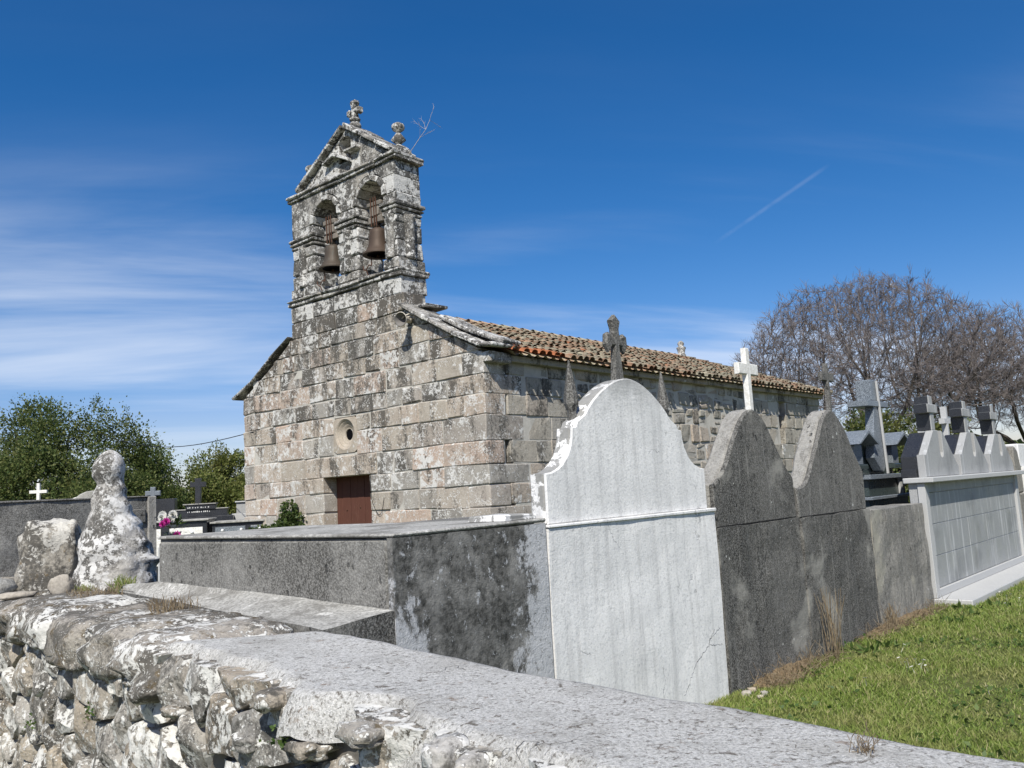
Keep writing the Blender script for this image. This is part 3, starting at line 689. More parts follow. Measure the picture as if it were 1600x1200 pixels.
# ------------------------------------------------------------------ bell gable
def build_belfry():
    rnd = random.Random(8)
    B = lambda y0, y1, z0, z1, n='belfry_stone', x0=0.0, x1=TD, bev=.022, j=.009: block(n, x0, x1, y0, y1, z0, z1, 'tower', church, bev, j)
    def cornice(y0, y1, z0, z1, n, ov, name='cornice'):
        st = (y1 - y0) / n
        for k in range(n):
            a, b = y0 + k * st + .003, y0 + (k + 1) * st - .003
            B(a, b, z0, z0 + (z1 - z0) * .52, name, -ov * .55, TD + ov * .55, .016, .006); B(a + .001, b - .001, z0 + (z1 - z0) * .52 + .001, z1, name, -ov, TD + ov, .02, .008)
    cornice(1.82, 5.25, 5.46, 5.59, 6, .07)
    piers = [(1.93, 2.275), (3.025, 3.61), (4.38, 5.10)]
    for (a, b) in piers:
        B(a - .03, b + .03, 5.602, 5.79, x0=-.02, x1=TD + .02)
        zz = [5.792, 6.12, 6.44, 6.60] if a < 2 else [5.792, 6.2, 6.58] if a < 3 else [5.792, 6.08, 6.40, 6.60]
        for z0, z1 in zip(zz[:-1], zz[1:]): B(a + rnd.uniform(-.008, .008), b + rnd.uniform(-.008, .008), z0 + .003, z1 - .003, x0=rnd.uniform(-.01, .02))
        # engaged shafts on the pier faces
        lathe('engaged_shaft', [(.11, 0), (.10, .03), (.10, .74), (.12, .79)], 'tower', church, 12, (.03, (a + b) / 2, 5.80))
        for t, ov in ((6.60, .02), (6.68, .048), (6.755, .065)):
            B(a - ov * .7, b + ov * .7, t + .001, t + .074, 'capital', -ov, TD + ov, .018, .009)
        B(a, b, 6.832, 7.0, x0=0.0)
    lathe('engaged_shaft', [(.12, 0), (.11, .03), (.11, .74), (.13, .79)], 'tower', church, 12, (.31, 1.95, 5.80))
    arches = [(2.65, 7.0, .375), (3.995, 7.0, .385)]
    ro = .11
    for (cy, cz, r) in arches:
        n = 7
        for k in range(n):
            a0, a1 = math.pi * k / n + .008, math.pi * (k + 1) / n - .008; c = []
            for i in range(8):
                x = TD if i & 1 else -.018; a = a1 if i & 2 else a0; q = (r + ro) if i & 4 else r
                c.append((x, cy + q * math.cos(a), cz + q * math.sin(a)))
            v, f = hexa(c, .012, .006); pm('voussoir', v, f, 'tower', church)
    def arc(cy, cz, q, a0, a1, n=8): return [(cy + q * math.cos(a0 + (a1 - a0) * k / n), cz + q * math.sin(a0 + (a1 - a0) * k / n)) for k in range(n + 1)]
    top = 7.60; e = .004; q2, q1 = .375 + ro + e, .385 + ro + e
    prism('spandrel', [(1.95, 7.004), (1.95, 7.32), *[(p) for p in arc(2.65, 7.0, q2, math.pi - .72, math.pi)][0:0], (2.65 - q2 * math.cos(.72), 7.32), *arc(2.65, 7.0, q2, math.pi - .72, math.pi)], .0, TD, 'tower', church, .012, 'x')
    prism('spandrel', [(1.945, 7.332), (1.945, top), (2.655, top), *arc(2.65, 7.0, q2, math.pi / 2, math.pi - .73)], .006, TD, 'tower', church, .012, 'x')
    mid = 3.32
    prism('spandrel', [(2.665, top), (mid - .003, top), (mid - .003, 7.004), *arc(2.65, 7.0, q2, 0, math.pi / 2)], .0, TD, 'tower', church, .012, 'x')
    prism('spandrel', [(mid + .003, 7.004), (mid + .003, top), (3.985, top), *arc(3.995, 7.0, q1, math.pi / 2, math.pi)], .008, TD, 'tower', church, .012, 'x')
    prism('spandrel', [(4.005, top), (5.10, top), (5.10, 7.004), *arc(3.995, 7.0, q1, 0, math.pi / 2)], .004, TD, 'tower', church, .012, 'x')
    cornice(1.86, 5.20, 7.602, 7.73, 6, .075)
    # pediment with its cross-shaped opening
    A = [(2.08, 7.752), (3.18, 7.752), (3.18, 8.50), (2.08, 7.78)]
    prism('pediment_stone', [(2.06, 7.752), (3.19, 7.752), (3.19, 8.545)], .04, .5, 'tower', church, .01, 'x')
    prism('pediment_stone', [(3.56, 7.752), (4.80, 7.752), (3.56, 8.47)], .045, .5, 'tower', church, .01, 'x')
    prism('pediment_stone', [(3.196, 7.752), (3.554, 7.752), (3.554, 7.98), (3.196, 7.98)], .042, .5, 'tower', church, .01, 'x')
    prism('pediment_stone', [(3.196, 8.40), (3.22, 8.44), (3.29, 8.475), (3.375, 8.485), (3.46, 8.465), (3.53, 8.43), (3.554, 8.38), (3.554, 8.476), (3.30, 8.62), (3.196, 8.55)], .04, .5, 'tower', church, .004, 'x')
    block('hole_shade_plate', .30, .40, 3.197, 3.553, 7.985, 8.44, 'dark_mortar', church, .004)  # dark plate added behind the pediment hole, its colour stands in for deep shade
    block('sill_ledge', -.09, .2, 2.90, 3.27, 8.09, 8.15, 'tower', church, .014, .006)
    prism('sill_ledge', [(3.93, 8.04), (3.93, 8.09), (3.60, 8.20), (3.16, 7.98), (3.16, 7.92), (3.60, 8.13)], -.09, .25, 'tower', church, .01, 'x')
    def rake(p, q, n):
        for k in range(n):
            (y0, z0), (y1, z1) = [(p[0] + (q[0] - p[0]) * t, p[1] + (q[1] - p[1]) * t) for t in (k / n + .004, (k + 1) / n - .004)]
            nn = Vector((0, -(z1 - z0), y1 - y0)); nn.normalize(); nn = nn if nn.z > 0 else -nn
            v, f = hexa([((.60 if i & 1 else -.06), (y1 if i & 2 else y0) + nn.y * (.085 if i & 4 else 0), (z1 if i & 2 else z0) + nn.z * (.085 if i & 4 else 0)) for i in range(8)], .018, .008)
            pm('pediment_coping', v, f, 'tower', church)
    rake((2.02, 7.755), (3.32, 8.64), 3); rake((4.86, 7.755), (3.34, 8.64), 4)
    lathe('orb', [(.02, 0), (.10, .03), (.125, .09), (.10, .15), (.04, .18), (.10, .20), (.11, .23), (.05, .26)], 'tower', church, 14, (.28, 3.33, 8.66))
    c = .055
    prism('gable_cross', [(3.33 + a, 8.90 + b) for a, b in ((-.07, 0), (.07, 0), (.045, .11), (.10, .10), (.12, .07), (.19, .09), (.19, .19), (.12, .21), (.09, .19), (.05, .19), (.06, .27), (.09, .31), (.06, .37), (-.06, .37), (-.09, .31), (-.06, .27), (-.05, .19), (-.09, .19), (-.12, .21), (-.19, .19), (-.19, .09), (-.12, .07), (-.10, .10), (-.045, .11))], .22, .35, 'tower', church, .02, 'x')
    for y in (2.12, 4.80):
        pn = bpy.data.objects.new('pinnacle', None); link(pn, church); pn.location = (.30, y, 7.75)
        lathe('pinnacle_base', [(.17, 0), (.16, .10), (.13, .16), (.07, .22)], 'tower', pn, 4, square=True)
        lathe('pinnacle_top', [(.045, .20), (.05, .25), (.14, .33), (.12, .36), (.045, .46), (.04, .48), (.11, .53), (.125, .57), (.115, .62), (.05, .66)], 'tower', pn, 10)
    # iron fittings left in the openings
    for y in (2.75, 4.15):
        tube_path('iron_hook', [(.0, y, 5.62), (-.03, y + .02, 5.72), (-.02, y - .05, 5.80), (.0, y - .10, 5.78), (.0, y - .11, 5.9), (.02, y - .06, 5.96)], .011, 'rust', church, 5)
        tube_path('iron_hook', [(-.03, y + .02, 5.70), (-.02, y + .10, 5.74), (.0, y + .14, 5.82)], .010, 'rust', church, 5)
build_belfry()

CM = Matrix.Translation(CH) @ Matrix.Rotation(TH, 4, 'Z')
def cpt(x, y, z): q = CM @ Vector((x, y, z)); return tuple(q)
def bell(y, mat, label, zm, hgt, r):
    t = thing('bell', label, 'bell', cpt(.17, y, zm), TH, 'bells of the church')
    lathe('bell_body', [(r, 0), (r * .985, .02), (r * .80, hgt * .14), (r * .66, hgt * .30), (r * .585, hgt * .55), (r * .55, hgt * .80), (r * .50, hgt * .93), (r * .30, hgt), (r * .28, hgt * 1.0)], mat, t, 24)
    lathe('bell_lip', [(r * .8, .012), (r * 1.0, .004), (r * 1.02, -.012), (r * .97, -.02), (r * .75, .0)], mat, t, 24)
    tube_path('clapper', [(0, 0, hgt * .7), (0, .02, .02), (0, .02, -.04)], [.012, .015, .03], 'rust', t)
    lathe('crown', [(.07, 0), (.06, .05), (.075, .09), (.05, .10)], mat, t, 10, (0, 0, hgt))
    block('yoke', -.07, .07, -.20, .20, hgt + .09, hgt + .21, 'oldwood', t, .02, .006)
    block('counterweight', -.09, .09, -.12, .12, hgt + .21, hgt + .40, 'oldwood', t, .025, .008)
    block('counterweight_cap', -.10, .10, -.19, .19, hgt + .40, hgt + .49, 'oldwood', t, .02, .008)
    for yy in (-.09, -.03, .05):
        tube_path('iron_strap', [(-.10, yy, hgt + .02), (-.105, yy, hgt + .3), (-.11, yy, hgt + .56)], .011, 'rust', t, 5)
bell(3.985, 'bronze_green', 'greenish bronze bell hanging in the opening farther from the nave roof', 6.04, .47, .285)
bell(2.64, 'bronze_brown', 'brown bronze bell hanging in the opening above the tiled roof side', 6.01, .50, .29)

def loudspeaker():
    t = thing('loudspeaker', 'cream horn loudspeaker bolted high on the church front', 'loudspeaker', cpt(0, 1.66, 4.60), TH)
    ax = Matrix.Rotation(R(-97), 4, 'Y') @ Matrix.Rotation(R(14), 4, 'X')
    h = lathe('horn', [(.05, .06), (.055, .14), (.075, .2), (.115, .27), (.127, .275), (.117, .282)], 'horn', t, 22, caps=False); h.matrix_local = ax @ Matrix.Translation((0, 0, .03))
    h2 = lathe('horn_throat', [(.116, .279), (.09, .24), (.05, .17), (.03, .12), (.002, .12)], 'horn_in', t, 22, caps=False); h2.matrix_local = ax @ Matrix.Translation((0, 0, .03))
    h3 = lathe('driver', [(.045, .0), (.06, .02), (.06, .08), (.045, .10)], 'horn', t, 14); h3.matrix_local = ax
    tube_path('bracket', [(.0, -.06, .06), (-.12, -.09, .07), (-.2, -.06, .03), (-.2, .02, -.01)], .014, 'horn', t, 6)
    block('wall_plate', -.012, .0, -.12, -.0, .0, .12, 'horn', t, .004)
loudspeaker()
def cable_loop():
    o = tube_path('loose_cable', [cpt(-.015, 2.86, 2.0 - .09 * k) for k in range(5)] + [cpt(-.015, 2.86 - .09 * math.sin(k / 7 * 1.57) - .03 * k, 1.6 - .30 * math.sin(k / 9 * 3.1)) for k in range(10)], .006, 'cable', None, 4)
    tag(o, 'thin dark cable looping down the stones beside the brown door', 'cable')
cable_loop()

# ================================================================== tomb row (local x along the row, y towards the church)
def tomb(name, label, s0, y0=0.0, group=None, cat='tomb'):
    return thing(name, label, cat, trow(s0, y0), TT, group)
def crossp(name, cx, z0, z1, za, hw, w, y0, y1, mat, parent, bev=.01, th=None):
    th = th or w
    return prism(name, [(cx - w / 2, z0), (cx + w / 2, z0), (cx + w / 2, za), (cx + hw, za), (cx + hw, za + th), (cx + w / 2, za + th), (cx + w / 2, z1), (cx - w / 2, z1), (cx - w / 2, za + th), (cx - hw, za + th), (cx - hw, za), (cx - w / 2, za)], y0, y1, mat, parent, bev)
def wobble(o, amp, scale=3.0, seed=0):
    for v in o.data.vertices:
        q = o.matrix_local @ v.co; n = mnoise.noise_vector(q * scale + Vector((seed, seed * 2, 0))); v.co += n * amp
    o.data.update(); return o
def grid_slab(name, x0, x1, z0, z1, y0, y1, mat, parent, n=(18, 14), amp=.004, seed=0):
    """upright slab whose front is a fine grid so that the hand-laid render is never dead flat"""
    v = []; f = []; nx, nz = n
    for j in range(nz + 1):
        for i in range(nx + 1):
            x = x0 + (x1 - x0) * i / nx; z = z0 + (z1 - z0) * j / nz; v.append((x, y0 + amp * 2 * mnoise.fractal(Vector((x * 1.7 + seed, z * 1.7, seed)), 1, 2, 4), z))
    for j in range(nz):
        for i in range(nx): a = j * (nx + 1) + i; f.append((a, a + 1, a + nx + 2, a + nx + 1))
    b = len(v); per = [i for i in range(nx + 1)] + [(nx + 1) * j + nx for j in range(1, nz + 1)] + [nz * (nx + 1) + i for i in range(nx - 1, -1, -1)] + [(nx + 1) * j for j in range(nz - 1, 0, -1)]
    for i in per: v.append((v[i][0], y1, v[i][2]))
    m_ = len(per)
    for k in range(m_): f.append((per[k], b + k, b + (k + 1) % m_, per[(k + 1) % m_]))
    f.append(tuple(b + k for k in range(m_)))
    return pm(name, v, f, mat, parent)

def build_tombs():
    # --- low dark tomb at the corner
    t = tomb('block_tomb', 'long low tomb block with blackened, flaking end wall beside the boundary wall', -1.15)
    block('body', .0, 1.125, .045, 2.40, 0, 1.37, 'rc_block', t, .02, .004)
    grid_slab('end_wall', -.004, 1.128, 0, 1.368, .0, .043, 'blockface', t, (24, 24), .004, 3)
    block('top_slab', -.008, 1.13, -.006, 2.41, 1.3715, 1.392, 'slab', t, .008, .003)
    # --- whitewashed tomb
    t = tomb('white_tomb', 'tall whitewashed tomb with curved headboard, grey cross and two spikes', 0.0)
    block('body', -.018, 1.945, .07, 2.40, 0, 1.355, 'rc_block', t, .02, .003)
    grid_slab('lower_front', .0, 1.935, 0, 1.335, .0, .068, 'white', t, (30, 22), .004, 1)
    block('ledge', -.004, 1.94, -.016, .08, 1.336, 1.356, 'white', t, .006, .003)
    prof = [(.03, 1.358), (1.87, 1.358), (1.87, 1.65)]
    prof += [(1.87 - .28 * math.sin(a), 1.93 - .28 * math.cos(a)) for a in [k * math.pi / 2 / 7 for k in range(1, 8)]]
    prof += [(1.55, 1.935), (1.53, 1.97)]
    prof += [(.95 + .55 * u, 1.935 + .335 * (1 - abs(u) ** 1.85) ** .82) for u in [1 - k / 11 for k in range(1, 22)]]
    prof += [(.37, 1.97), (.35, 1.935)] + [(.03 + .28 * math.sin(a), 1.93 - .28 * math.cos(a)) for a in [math.pi / 2 - k * math.pi / 2 / 7 for k in range(0, 7)]] + [(.03, 1.65)]
    wobble(prism('headboard_face', prof, .018, .038, 'white', t, .006), .004)
    wobble(prism('headboard', prof, .0385, .15, 'peel', t, .012), .006)
    block('side_ledge', -.30, -.02, .06, .35, 1.394, 1.428, 'peel', t, .006, .004)
    for cx in (.42, 1.50):
        lathe('spike', [(.045, 0), (.032, .05), (.028, .09), (.047, .14), (.045, .19), (.005, .42)], 'rc_mid', t, 6, (cx, .10, 1.945), False)
    prism('cross', [(.95 + a, 2.25 + b) for a, b in ((-.062, 0), (.062, 0), (.030, .25), (.055, .25), (.09, .205), (.125, .26), (.118, .33), (.085, .345), (.04, .315), (.036, .37), (.058, .43), (0, .475), (-.058, .43), (-.036, .37), (-.04, .315), (-.085, .345), (-.118, .33), (-.125, .26), (-.09, .205), (-.055, .25), (-.030, .25))], .08, .125, 'rc_dark', t, .012)
    # open cracks
    def crack(pts, w=.004):
        v = []; f = []
        for i, (x, z) in enumerate(pts):
            ww = w * (.3 + random.random()); ys = .008 * mnoise.fractal(Vector((x * 1.7 + 1, z * 1.7, 1)), 1, 2, 4) - .0012; v += [(x, ys, z - ww), (x, ys, z + ww), (x + ww * .5, ys + .004, z)]
        for i in range(len(pts) - 1): a = 3 * i; f += [(a, a + 3, a + 4, a + 1), (a, a + 2, a + 5, a + 3), (a + 1, a + 4, a + 5, a + 2)]
        o = pm('crack', v, f, 'crack', t); return o
    def jag(p, q, n, amp, sd):
        r_ = random.Random(sd); return [(p[0] + (q[0] - p[0]) * k / n + r_.uniform(-amp, amp), p[1] + (q[1] - p[1]) * k / n + r_.uniform(-amp, amp)) for k in range(n + 1)]
    crack(jag((1.33, .13), (1.50, .30), 14, .008, 1) + jag((1.52, .32), (1.70, .40), 14, .008, 2) + jag((1.72, .44), (1.88, .50), 12, .006, 3), .0022)
    crack(jag((1.70, .40), (1.90, .38), 14, .007, 5), .0014); crack(jag((1.70, .41), (1.80, .50), 8, .006, 6), .0014)
    for o in list(t.children):
        pass
    # --- first blackened tomb
    def bell_prof(x0, x1, zb, cx, hwid, zt, zs, pw):
        pts = [(x0, zb), (x1, zb)]; n = 22; top = []
        for k in range(n + 1):
            x = x1 + (x0 - x1) * k / n; u = min(1, abs(x - cx) / hwid); top.append((x, zs + (zt - zs) * math.cos(math.pi / 2 * u) ** pw))
        return pts + top
    t = tomb('dark_tomb', 'blackened rendered tomb with pointed headboard carrying a white marble cross', 1.975)
    block('body', .0, 1.44, .30, 2.4, 0, 1.20, 'rc_mid', t, .02, .004)
    wobble(grid_slab('lower_front', .0, 1.445, -.03, 1.20, .005, .298, 'rc_dark', t, (20, 20), .007, 5), .010, 5, 1)
    pr = bell_prof(.005, 1.43, 1.203, .76, .80, 2.13, 1.52, 2.1)
    wobble(prism('headboard_face', pr, .02, .06, 'rc_dark', t, .012), .008, 5)
    wobble(prism('headboard', [(x, z + (.006 if z > 1.3 else 0)) for x, z in pr], .061, .21, 'rc_light', t, .02), .014, 6, 2)
    crossp('cross', .93, 2.06, 2.67, 2.44, .175, .068, .10, .15, 'marble', t, .006, .095)
    # --- second blackened tomb
    t = tomb('dark_tomb', 'grey-black rendered tomb with pointed headboard carrying a small grey cross', 3.435)
    block('body', .0, 1.64, .30, 2.4, 0, 1.18, 'rc_mid', t, .02, .004)
    wobble(grid_slab('lower_front', .0, 1.66, -.03, 1.19, .0, .298, 'rc_dark', t, (20, 20), .007, 9), .010, 5, 3)
    pr = bell_prof(.01, 1.63, 1.193, .97, .88, 2.18, 1.46, 2.0)
    wobble(prism('headboard_face', pr, .018, .06, 'rc_mid', t, .012), .008, 5, 4)
    wobble(prism('headboard', [(x, z + (.006 if z > 1.3 else 0)) for x, z in pr], .061, .21, 'rc_light', t, .02), .014, 6, 6)
    crossp('cross', 1.19, 2.10, 2.67, 2.49, .15, .055, .10, .145, 'rc_mid', t, .006, .085)
    # --- low wall
    o = grid_slab('low_wall', 0, 1.70, -.03, 1.17, .0, .34, 'rc_low', None, (20, 18), .008, 12); o.location = trow(5.115, 0); o.rotation_euler = (0, 0, TT)
    wobble(o, .014, 5, 7); tag(o, 'low stained cement wall between the blackened tombs and the grey granite tomb', 'wall')
    # --- dark green granite monument
    t = tomb('granite_monument', 'dark polished granite monument with tall speckled cross and small gabled wings', 6.80, .62, None, 'monument')
    block('plinth', .06, 1.50, .0, .9, 0, 1.22, 'gr_dgreen', t, .006)
    block('mid_ledge', .0, 1.56, -.06, .96, 1.222, 1.262, 'gr_blue', t, .006)
    block('dado', .08, 1.42, .0, .9, 1.264, 1.47, 'gr_dgreen', t, .006); block('pilaster', 1.14, 1.24, -.03, .0, 1.266, 1.468, 'gr_light', t, .004)
    block('upper_ledge', .0, 1.54, -.06, .96, 1.472, 1.53, 'gr_blue', t, .006)
    prism('back_slab', [(.16, 1.532), (1.30, 1.532), (1.30, 1.90), (.98, 2.03), (.50, 2.03), (.16, 1.90)], .1, .3, 'gr_dgreen', t, .006)
    prism('cross_stem', [(.60, 1.56), (.80, 1.72), (.63, 2.40), (.47, 2.40), (.30, 1.74), (.50, 1.58)], -.03, .08, 'gr_blue', t, .006)
    prism('cross_stem_edge', [(.66, 1.535), (.70, 1.535), (.62, 2.72), (.585, 2.72)], -.06, -.034, 'gr_light', t, .004)
    block('cross_arm', .20, .95, -.05, .20, 2.385, 2.46, 'gr_blue', t, .006); block('cross_head', .42, .70, -.032, .16, 2.462, 2.73, 'gr_blue', t, .008)
    for x0 in (-.35, .95):
        prism('wing_roof', [(x0, 1.90), (x0 + .06, 1.90), (x0 + .36, 2.03), (x0 + .64, 1.90), (x0 + .70, 1.90), (x0 + .36, 2.075)], -.1, .5, 'gr_blue', t, .004)
        block('wing', x0 + .10, x0 + .34, .0, .4, 1.66, 1.90, 'gr_blue', t, .006); block('wing_base', x0 + .08, x0 + .42, -.03, .45, 1.60, 1.658, 'gr_dgreen', t, .006)
    # --- triple grey granite tomb
    t = tomb('granite_tomb', 'grey granite tomb with three crosses and a panelled wall of stone slabs', 6.86)
    block('body', .02, 4.70, .06, .16, 0, 1.40, 'gr_grey', t, .006)
    block('base_step', -.02, 4.9, -.40, .055, -.05, .075, 'gr_light', t, .008)
    block('frame_post', .0, .13, -.03, .058, .077, 1.40, 'gr_light', t, .006); block('frame_post', 4.50, 4.66, -.03, .058, .077, 1.40, 'gr_light', t, .006)
    block('frieze', .132, 4.498, -.012, .058, 1.285, 1.40, 'gr_grey', t, .004)
    block('ledge', -.04, 4.74, -.14, .20, 1.402, 1.465, 'gr_light', t, .008)
    block('panel_sill', .132, 4.498, -.022, .058, .077, .165, 'gr_light', t, .004)
    block('panel_bed', .133, 4.497, .012, .057, .167, 1.283, 'gr_light', t, .002)
    rows = [.17, .54, .91, 1.28]; offs = [[.135, 1.05, 2.0, 2.95, 3.8, 4.495], [.135, .85, 1.75, 2.65, 3.55, 4.495], [.135, 1.1, 2.1, 3.0, 3.75, 4.495]]
    for j in range(3):
        for a, b in zip(offs[j][:-1], offs[j][1:]): block('granite_panel', a + .004, b - .004, .004, .0115, rows[j] + .004, rows[j + 1] - .004, 'gr_panel', t, .002)
    for k in range(3):
        x = .10 + 1.52 * k
        g_ = bpy.data.objects.new('gabled_headstone', None); link(g_, t); g_.location = (x + .08, 0, 1.466)
        prism('front_slab', [(0, 0), (1.40, 0), (1.40, .12), (1.36, .14), (.86, .55), (.80, .57), (.80, .30), (.775, .25), (.73, .235), (.685, .25), (.66, .30), (.66, .57), (.46, .57), (.07, .27), (0, .27)], -.01, .08, 'gr_grey', g_, .007)
        prism('black_body', [(0.01, 0), (1.39, 0), (1.39, .11), (.80, .55), (.45, .55), (.01, .25)], .081, .27, 'gr_black', g_, .006)
        block('cross_post', .46, .60, .0, .17, .571, 1.0, 'gr_grey', g_, .006); block('cross_post_side', .452, .459, .01, .17, .571, .998, 'gr_black', g_, .001)
        block('cross_bar', .33, .73, -.015, .15, .785, .895, 'gr_grey', g_, .006); block('cross_bar_side', .318, .3285, -.008, .148, .787, .893, 'gr_black', g_, .001)
        block('black_base', -.03, .0, .09, .27, -.0, .10, 'gr_black', g_, .006)
    # --- beyond
    t = tomb('plain_tomb', 'narrow brown-grey rendered tomb just past the grey granite tomb', 11.75)
    block('body', 0, .5, .02, .6, 0, 1.1, 'rc_brown', t, .02, .006); prism('headboard', [(.02, 1.102), (.50, 1.102), (.48, 1.5), (.36, 1.78), (.2, 1.86), (.08, 1.84)], .04, .5, 'rc_brown', t, .02)
    t = tomb('white_stepped_tomb', 'bright white stepped tomb at the right edge of the picture', 12.3)
    block('body', 0, 1.9, .0, .8, 0, 1.15, 'white', t, .01); block('shoulder', .02, .75, .0, .7, 1.152, 1.52, 'white', t, .01); block('upper_block', -.05, 1.5, .05, .7, 1.522, 1.9, 'white', t, .01)
    for k, (s_, y_, z_, lab) in enumerate(((12.0, 1.4, 2.5, 'pale stone cross standing behind the narrow brown-grey tomb'), (13.3, 1.4, 2.7, 'tall grey cross at the far right edge behind the white stepped tomb'))):
        t = tomb('grave_cross', lab, s_, y_, None, 'cross'); block('grave_base', -.3, .3, -.2, .2, 0, 1.75, 'gr_light', t, .01)
        crossp('cross', 0, 1.752, z_, z_ - .32, .2, .1, -.05, .05, 'gr_light', t, .006)
build_tombs()

# ================================================================== boundary wall in the foreground
wall = thing('boundary_wall', 'lichened dry-stone boundary wall with concrete capping in the foreground', 'wall', (0, 0, 0))
W0, W1, WZ = 1.20, 1.785, 1.0
def clip(poly, p, n):
    out = []
    for i in range(len(poly)):
        a, b = poly[i], poly[(i + 1) % len(poly)]; da, db = (a - p) @ n, (b - p) @ n
        if da <= 0: out.append(a)
        if da * db < 0: out.append(a + (b - a) * da / (da - db))
    return out
def build_wall():
    rg = np.random.default_rng(21); rnd = random.Random(4)
    AS = .62    # stones run longer than high
    s0, s1, z0, z1 = -1.2, 10.5, -.55, .985
    seeds = []
    tries = 0
    while tries < 9000:
        tries += 1
        p = np.array([rg.uniform(s0, s1) * AS, rg.uniform(z0, z1)]); r = .066 + .115 * mnoise.noise(Vector((p[0] * 2.1, p[1] * 2.6, 3.3))) ** 2 * 4 + rg.uniform(0, .06)
        if all((q[0][0] - p[0]) ** 2 + (q[0][1] - p[1]) ** 2 > (.5 * (q[1] + r) * 1.5) ** 2 for q in seeds): seeds.append((p, r))
    P = np.array([q[0] for q in seeds])
    far = MB(); cnt = 0
    for i in range(len(P)):
        c = P[i]; poly = [np.array(q) for q in ((s0 * AS, z0), (s1 * AS, z0), (s1 * AS, z1), (s0 * AS, z1))]
        d = np.linalg.norm(P - c, axis=1)
        for j in np.argsort(d)[1:22]:
            if d[j] > 1.0: break
            poly = clip(poly, (c + P[j]) / 2, (P[j] - c) / d[j])
        if len(poly) < 3: continue
        poly = np.array(poly) / np.array([AS, 1.0]); ctr = poly.mean(0)
        vis = ctr[1] > np.interp(ctr[0], [1.0, 1.98, 3.35, 7.0, 8.5], [.92, .70, .35, -.3, -.5]) and .9 < ctr[0] < 8.3
        n = 46 if vis else 12; rings = 14 if vis else 3
        # resample the outline, pull it in for the joint, round it off
        seg = np.roll(poly, -1, 0) - poly; L = np.linalg.norm(seg, axis=1); cum = np.concatenate([[0], np.cumsum(L)]); tot = cum[-1]
        ts = (np.arange(n) + .5) / n * tot; pts = []
        for t_ in ts: k = np.searchsorted(cum, t_) - 1; k = min(k, len(poly) - 1); pts.append(poly[k] + seg[k] * (t_ - cum[k]) / (L[k] + 1e-9))
        pts = np.array(pts)
        for _ in range(0 if vis else 1): pts = .5 * pts + .25 * (np.roll(pts, 1, 0) + np.roll(pts, -1, 0))
        size = np.sqrt(abs(np.sum(pts[:, 0] * np.roll(pts[:, 1], -1) - pts[:, 1] * np.roll(pts[:, 0], -1))) / 2)
        gap = rg.uniform(.001, .006); dirs = pts - ctr; rad = np.linalg.norm(dirs, axis=1, keepdims=True); pts = ctr + dirs * (1 - gap / rad)
        proud = rg.uniform(.016, .036) + (.006 if size > .2 else 0); tilt = rg.normal(0, .07, 2)
        facets = [(rg.normal(0, .24), rg.normal(0, .24), proud * rg.uniform(.7, 1.05)) for _ in range(5)]
        v = []; f = []
        for r_ in range(rings + 1):
            q = 1 - r_ / rings
            prof_h = (1 - q ** 16.0) ** .8
            for k in range(n):
                sx, zz = ctr + (pts[k] - ctr) * (q if r_ < rings else .02)
                h = -.10 * (q ** 26) + proud * (prof_h * .7 + .3 * (1 - q ** 2.2)) + ((sx - ctr[0]) * tilt[0] + (zz - ctr[1]) * tilt[1]) * prof_h
                if vis:
                    nv = mnoise.fractal(Vector((sx * 8, zz * 8, i * 3.7)), .75, 2.1, 6); h += .017 * nv ; nv2 = mnoise.noise(Vector((sx * 11, zz * 11, i * 1.3 + 9))); sx += .010 * nv2 * q; zz += .010 * mnoise.noise(Vector((sx * 12, zz * 12, i + 40))) * q
                    # split, angular faces
                    for (pa, pb, pc) in facets: h = min(h, pc + (sx - ctr[0]) * pa + (zz - ctr[1]) * pb + .012 * nv)
                v.append(wpt(sx, W0 - h, min(zz, .992)))
        for r_ in range(rings):
            for k in range(n): f.append((r_ * n + k, r_ * n + (k + 1) % n, (r_ + 1) * n + (k + 1) % n, (r_ + 1) * n + k))
        f.append(tuple(rings * n + k for k in range(n)))
        f = [q[::-1] for q in f]
        if vis and cnt < 300:
            o = pm('wall_stone', v, f, 'fstone', wall, True); o.data.set_sharp_from_angle(angle=R(32)); cnt += 1
        else: far.add(v, f)
    o = far.build('wall_stones_beyond', 'fstone', wall, True); o['kind'] = 'stuff'
    mb = MB()
    c = [wpt((10.6 if i & 1 else -1.3), (W1 - .01 if i & 2 else W0 + .05), (.93 if i & 4 else -.6)) for i in range(8)]
    v, f = hexa(c, .01); mb.add(v, f); mb.build('wall_core', 'dark_mortar', wall)
    # inner face: simple coursed stones
    inn = MB(); s = -1.2
    for j in range(5):
        s = -1.2 + .1 * (j % 2)
        while s < 10.4:
            w = rnd.uniform(.25, .5); z = -.02 + j * .2; dd = rnd.uniform(-.015, .02)
            v, f = hexa([wpt((s + w - .008 if i & 1 else s), (W1 + dd if i & 2 else W1 - .12), (min(z + .19, .95) if i & 4 else z)) for i in range(8)], .03, .008); inn.add(v, f); s += w
    o = inn.build('inner_face_stones', 'fstone', wall); o['kind'] = 'stuff'
    # concrete capping over the near half
    ns, nw = 150, 26; v = []; f = []
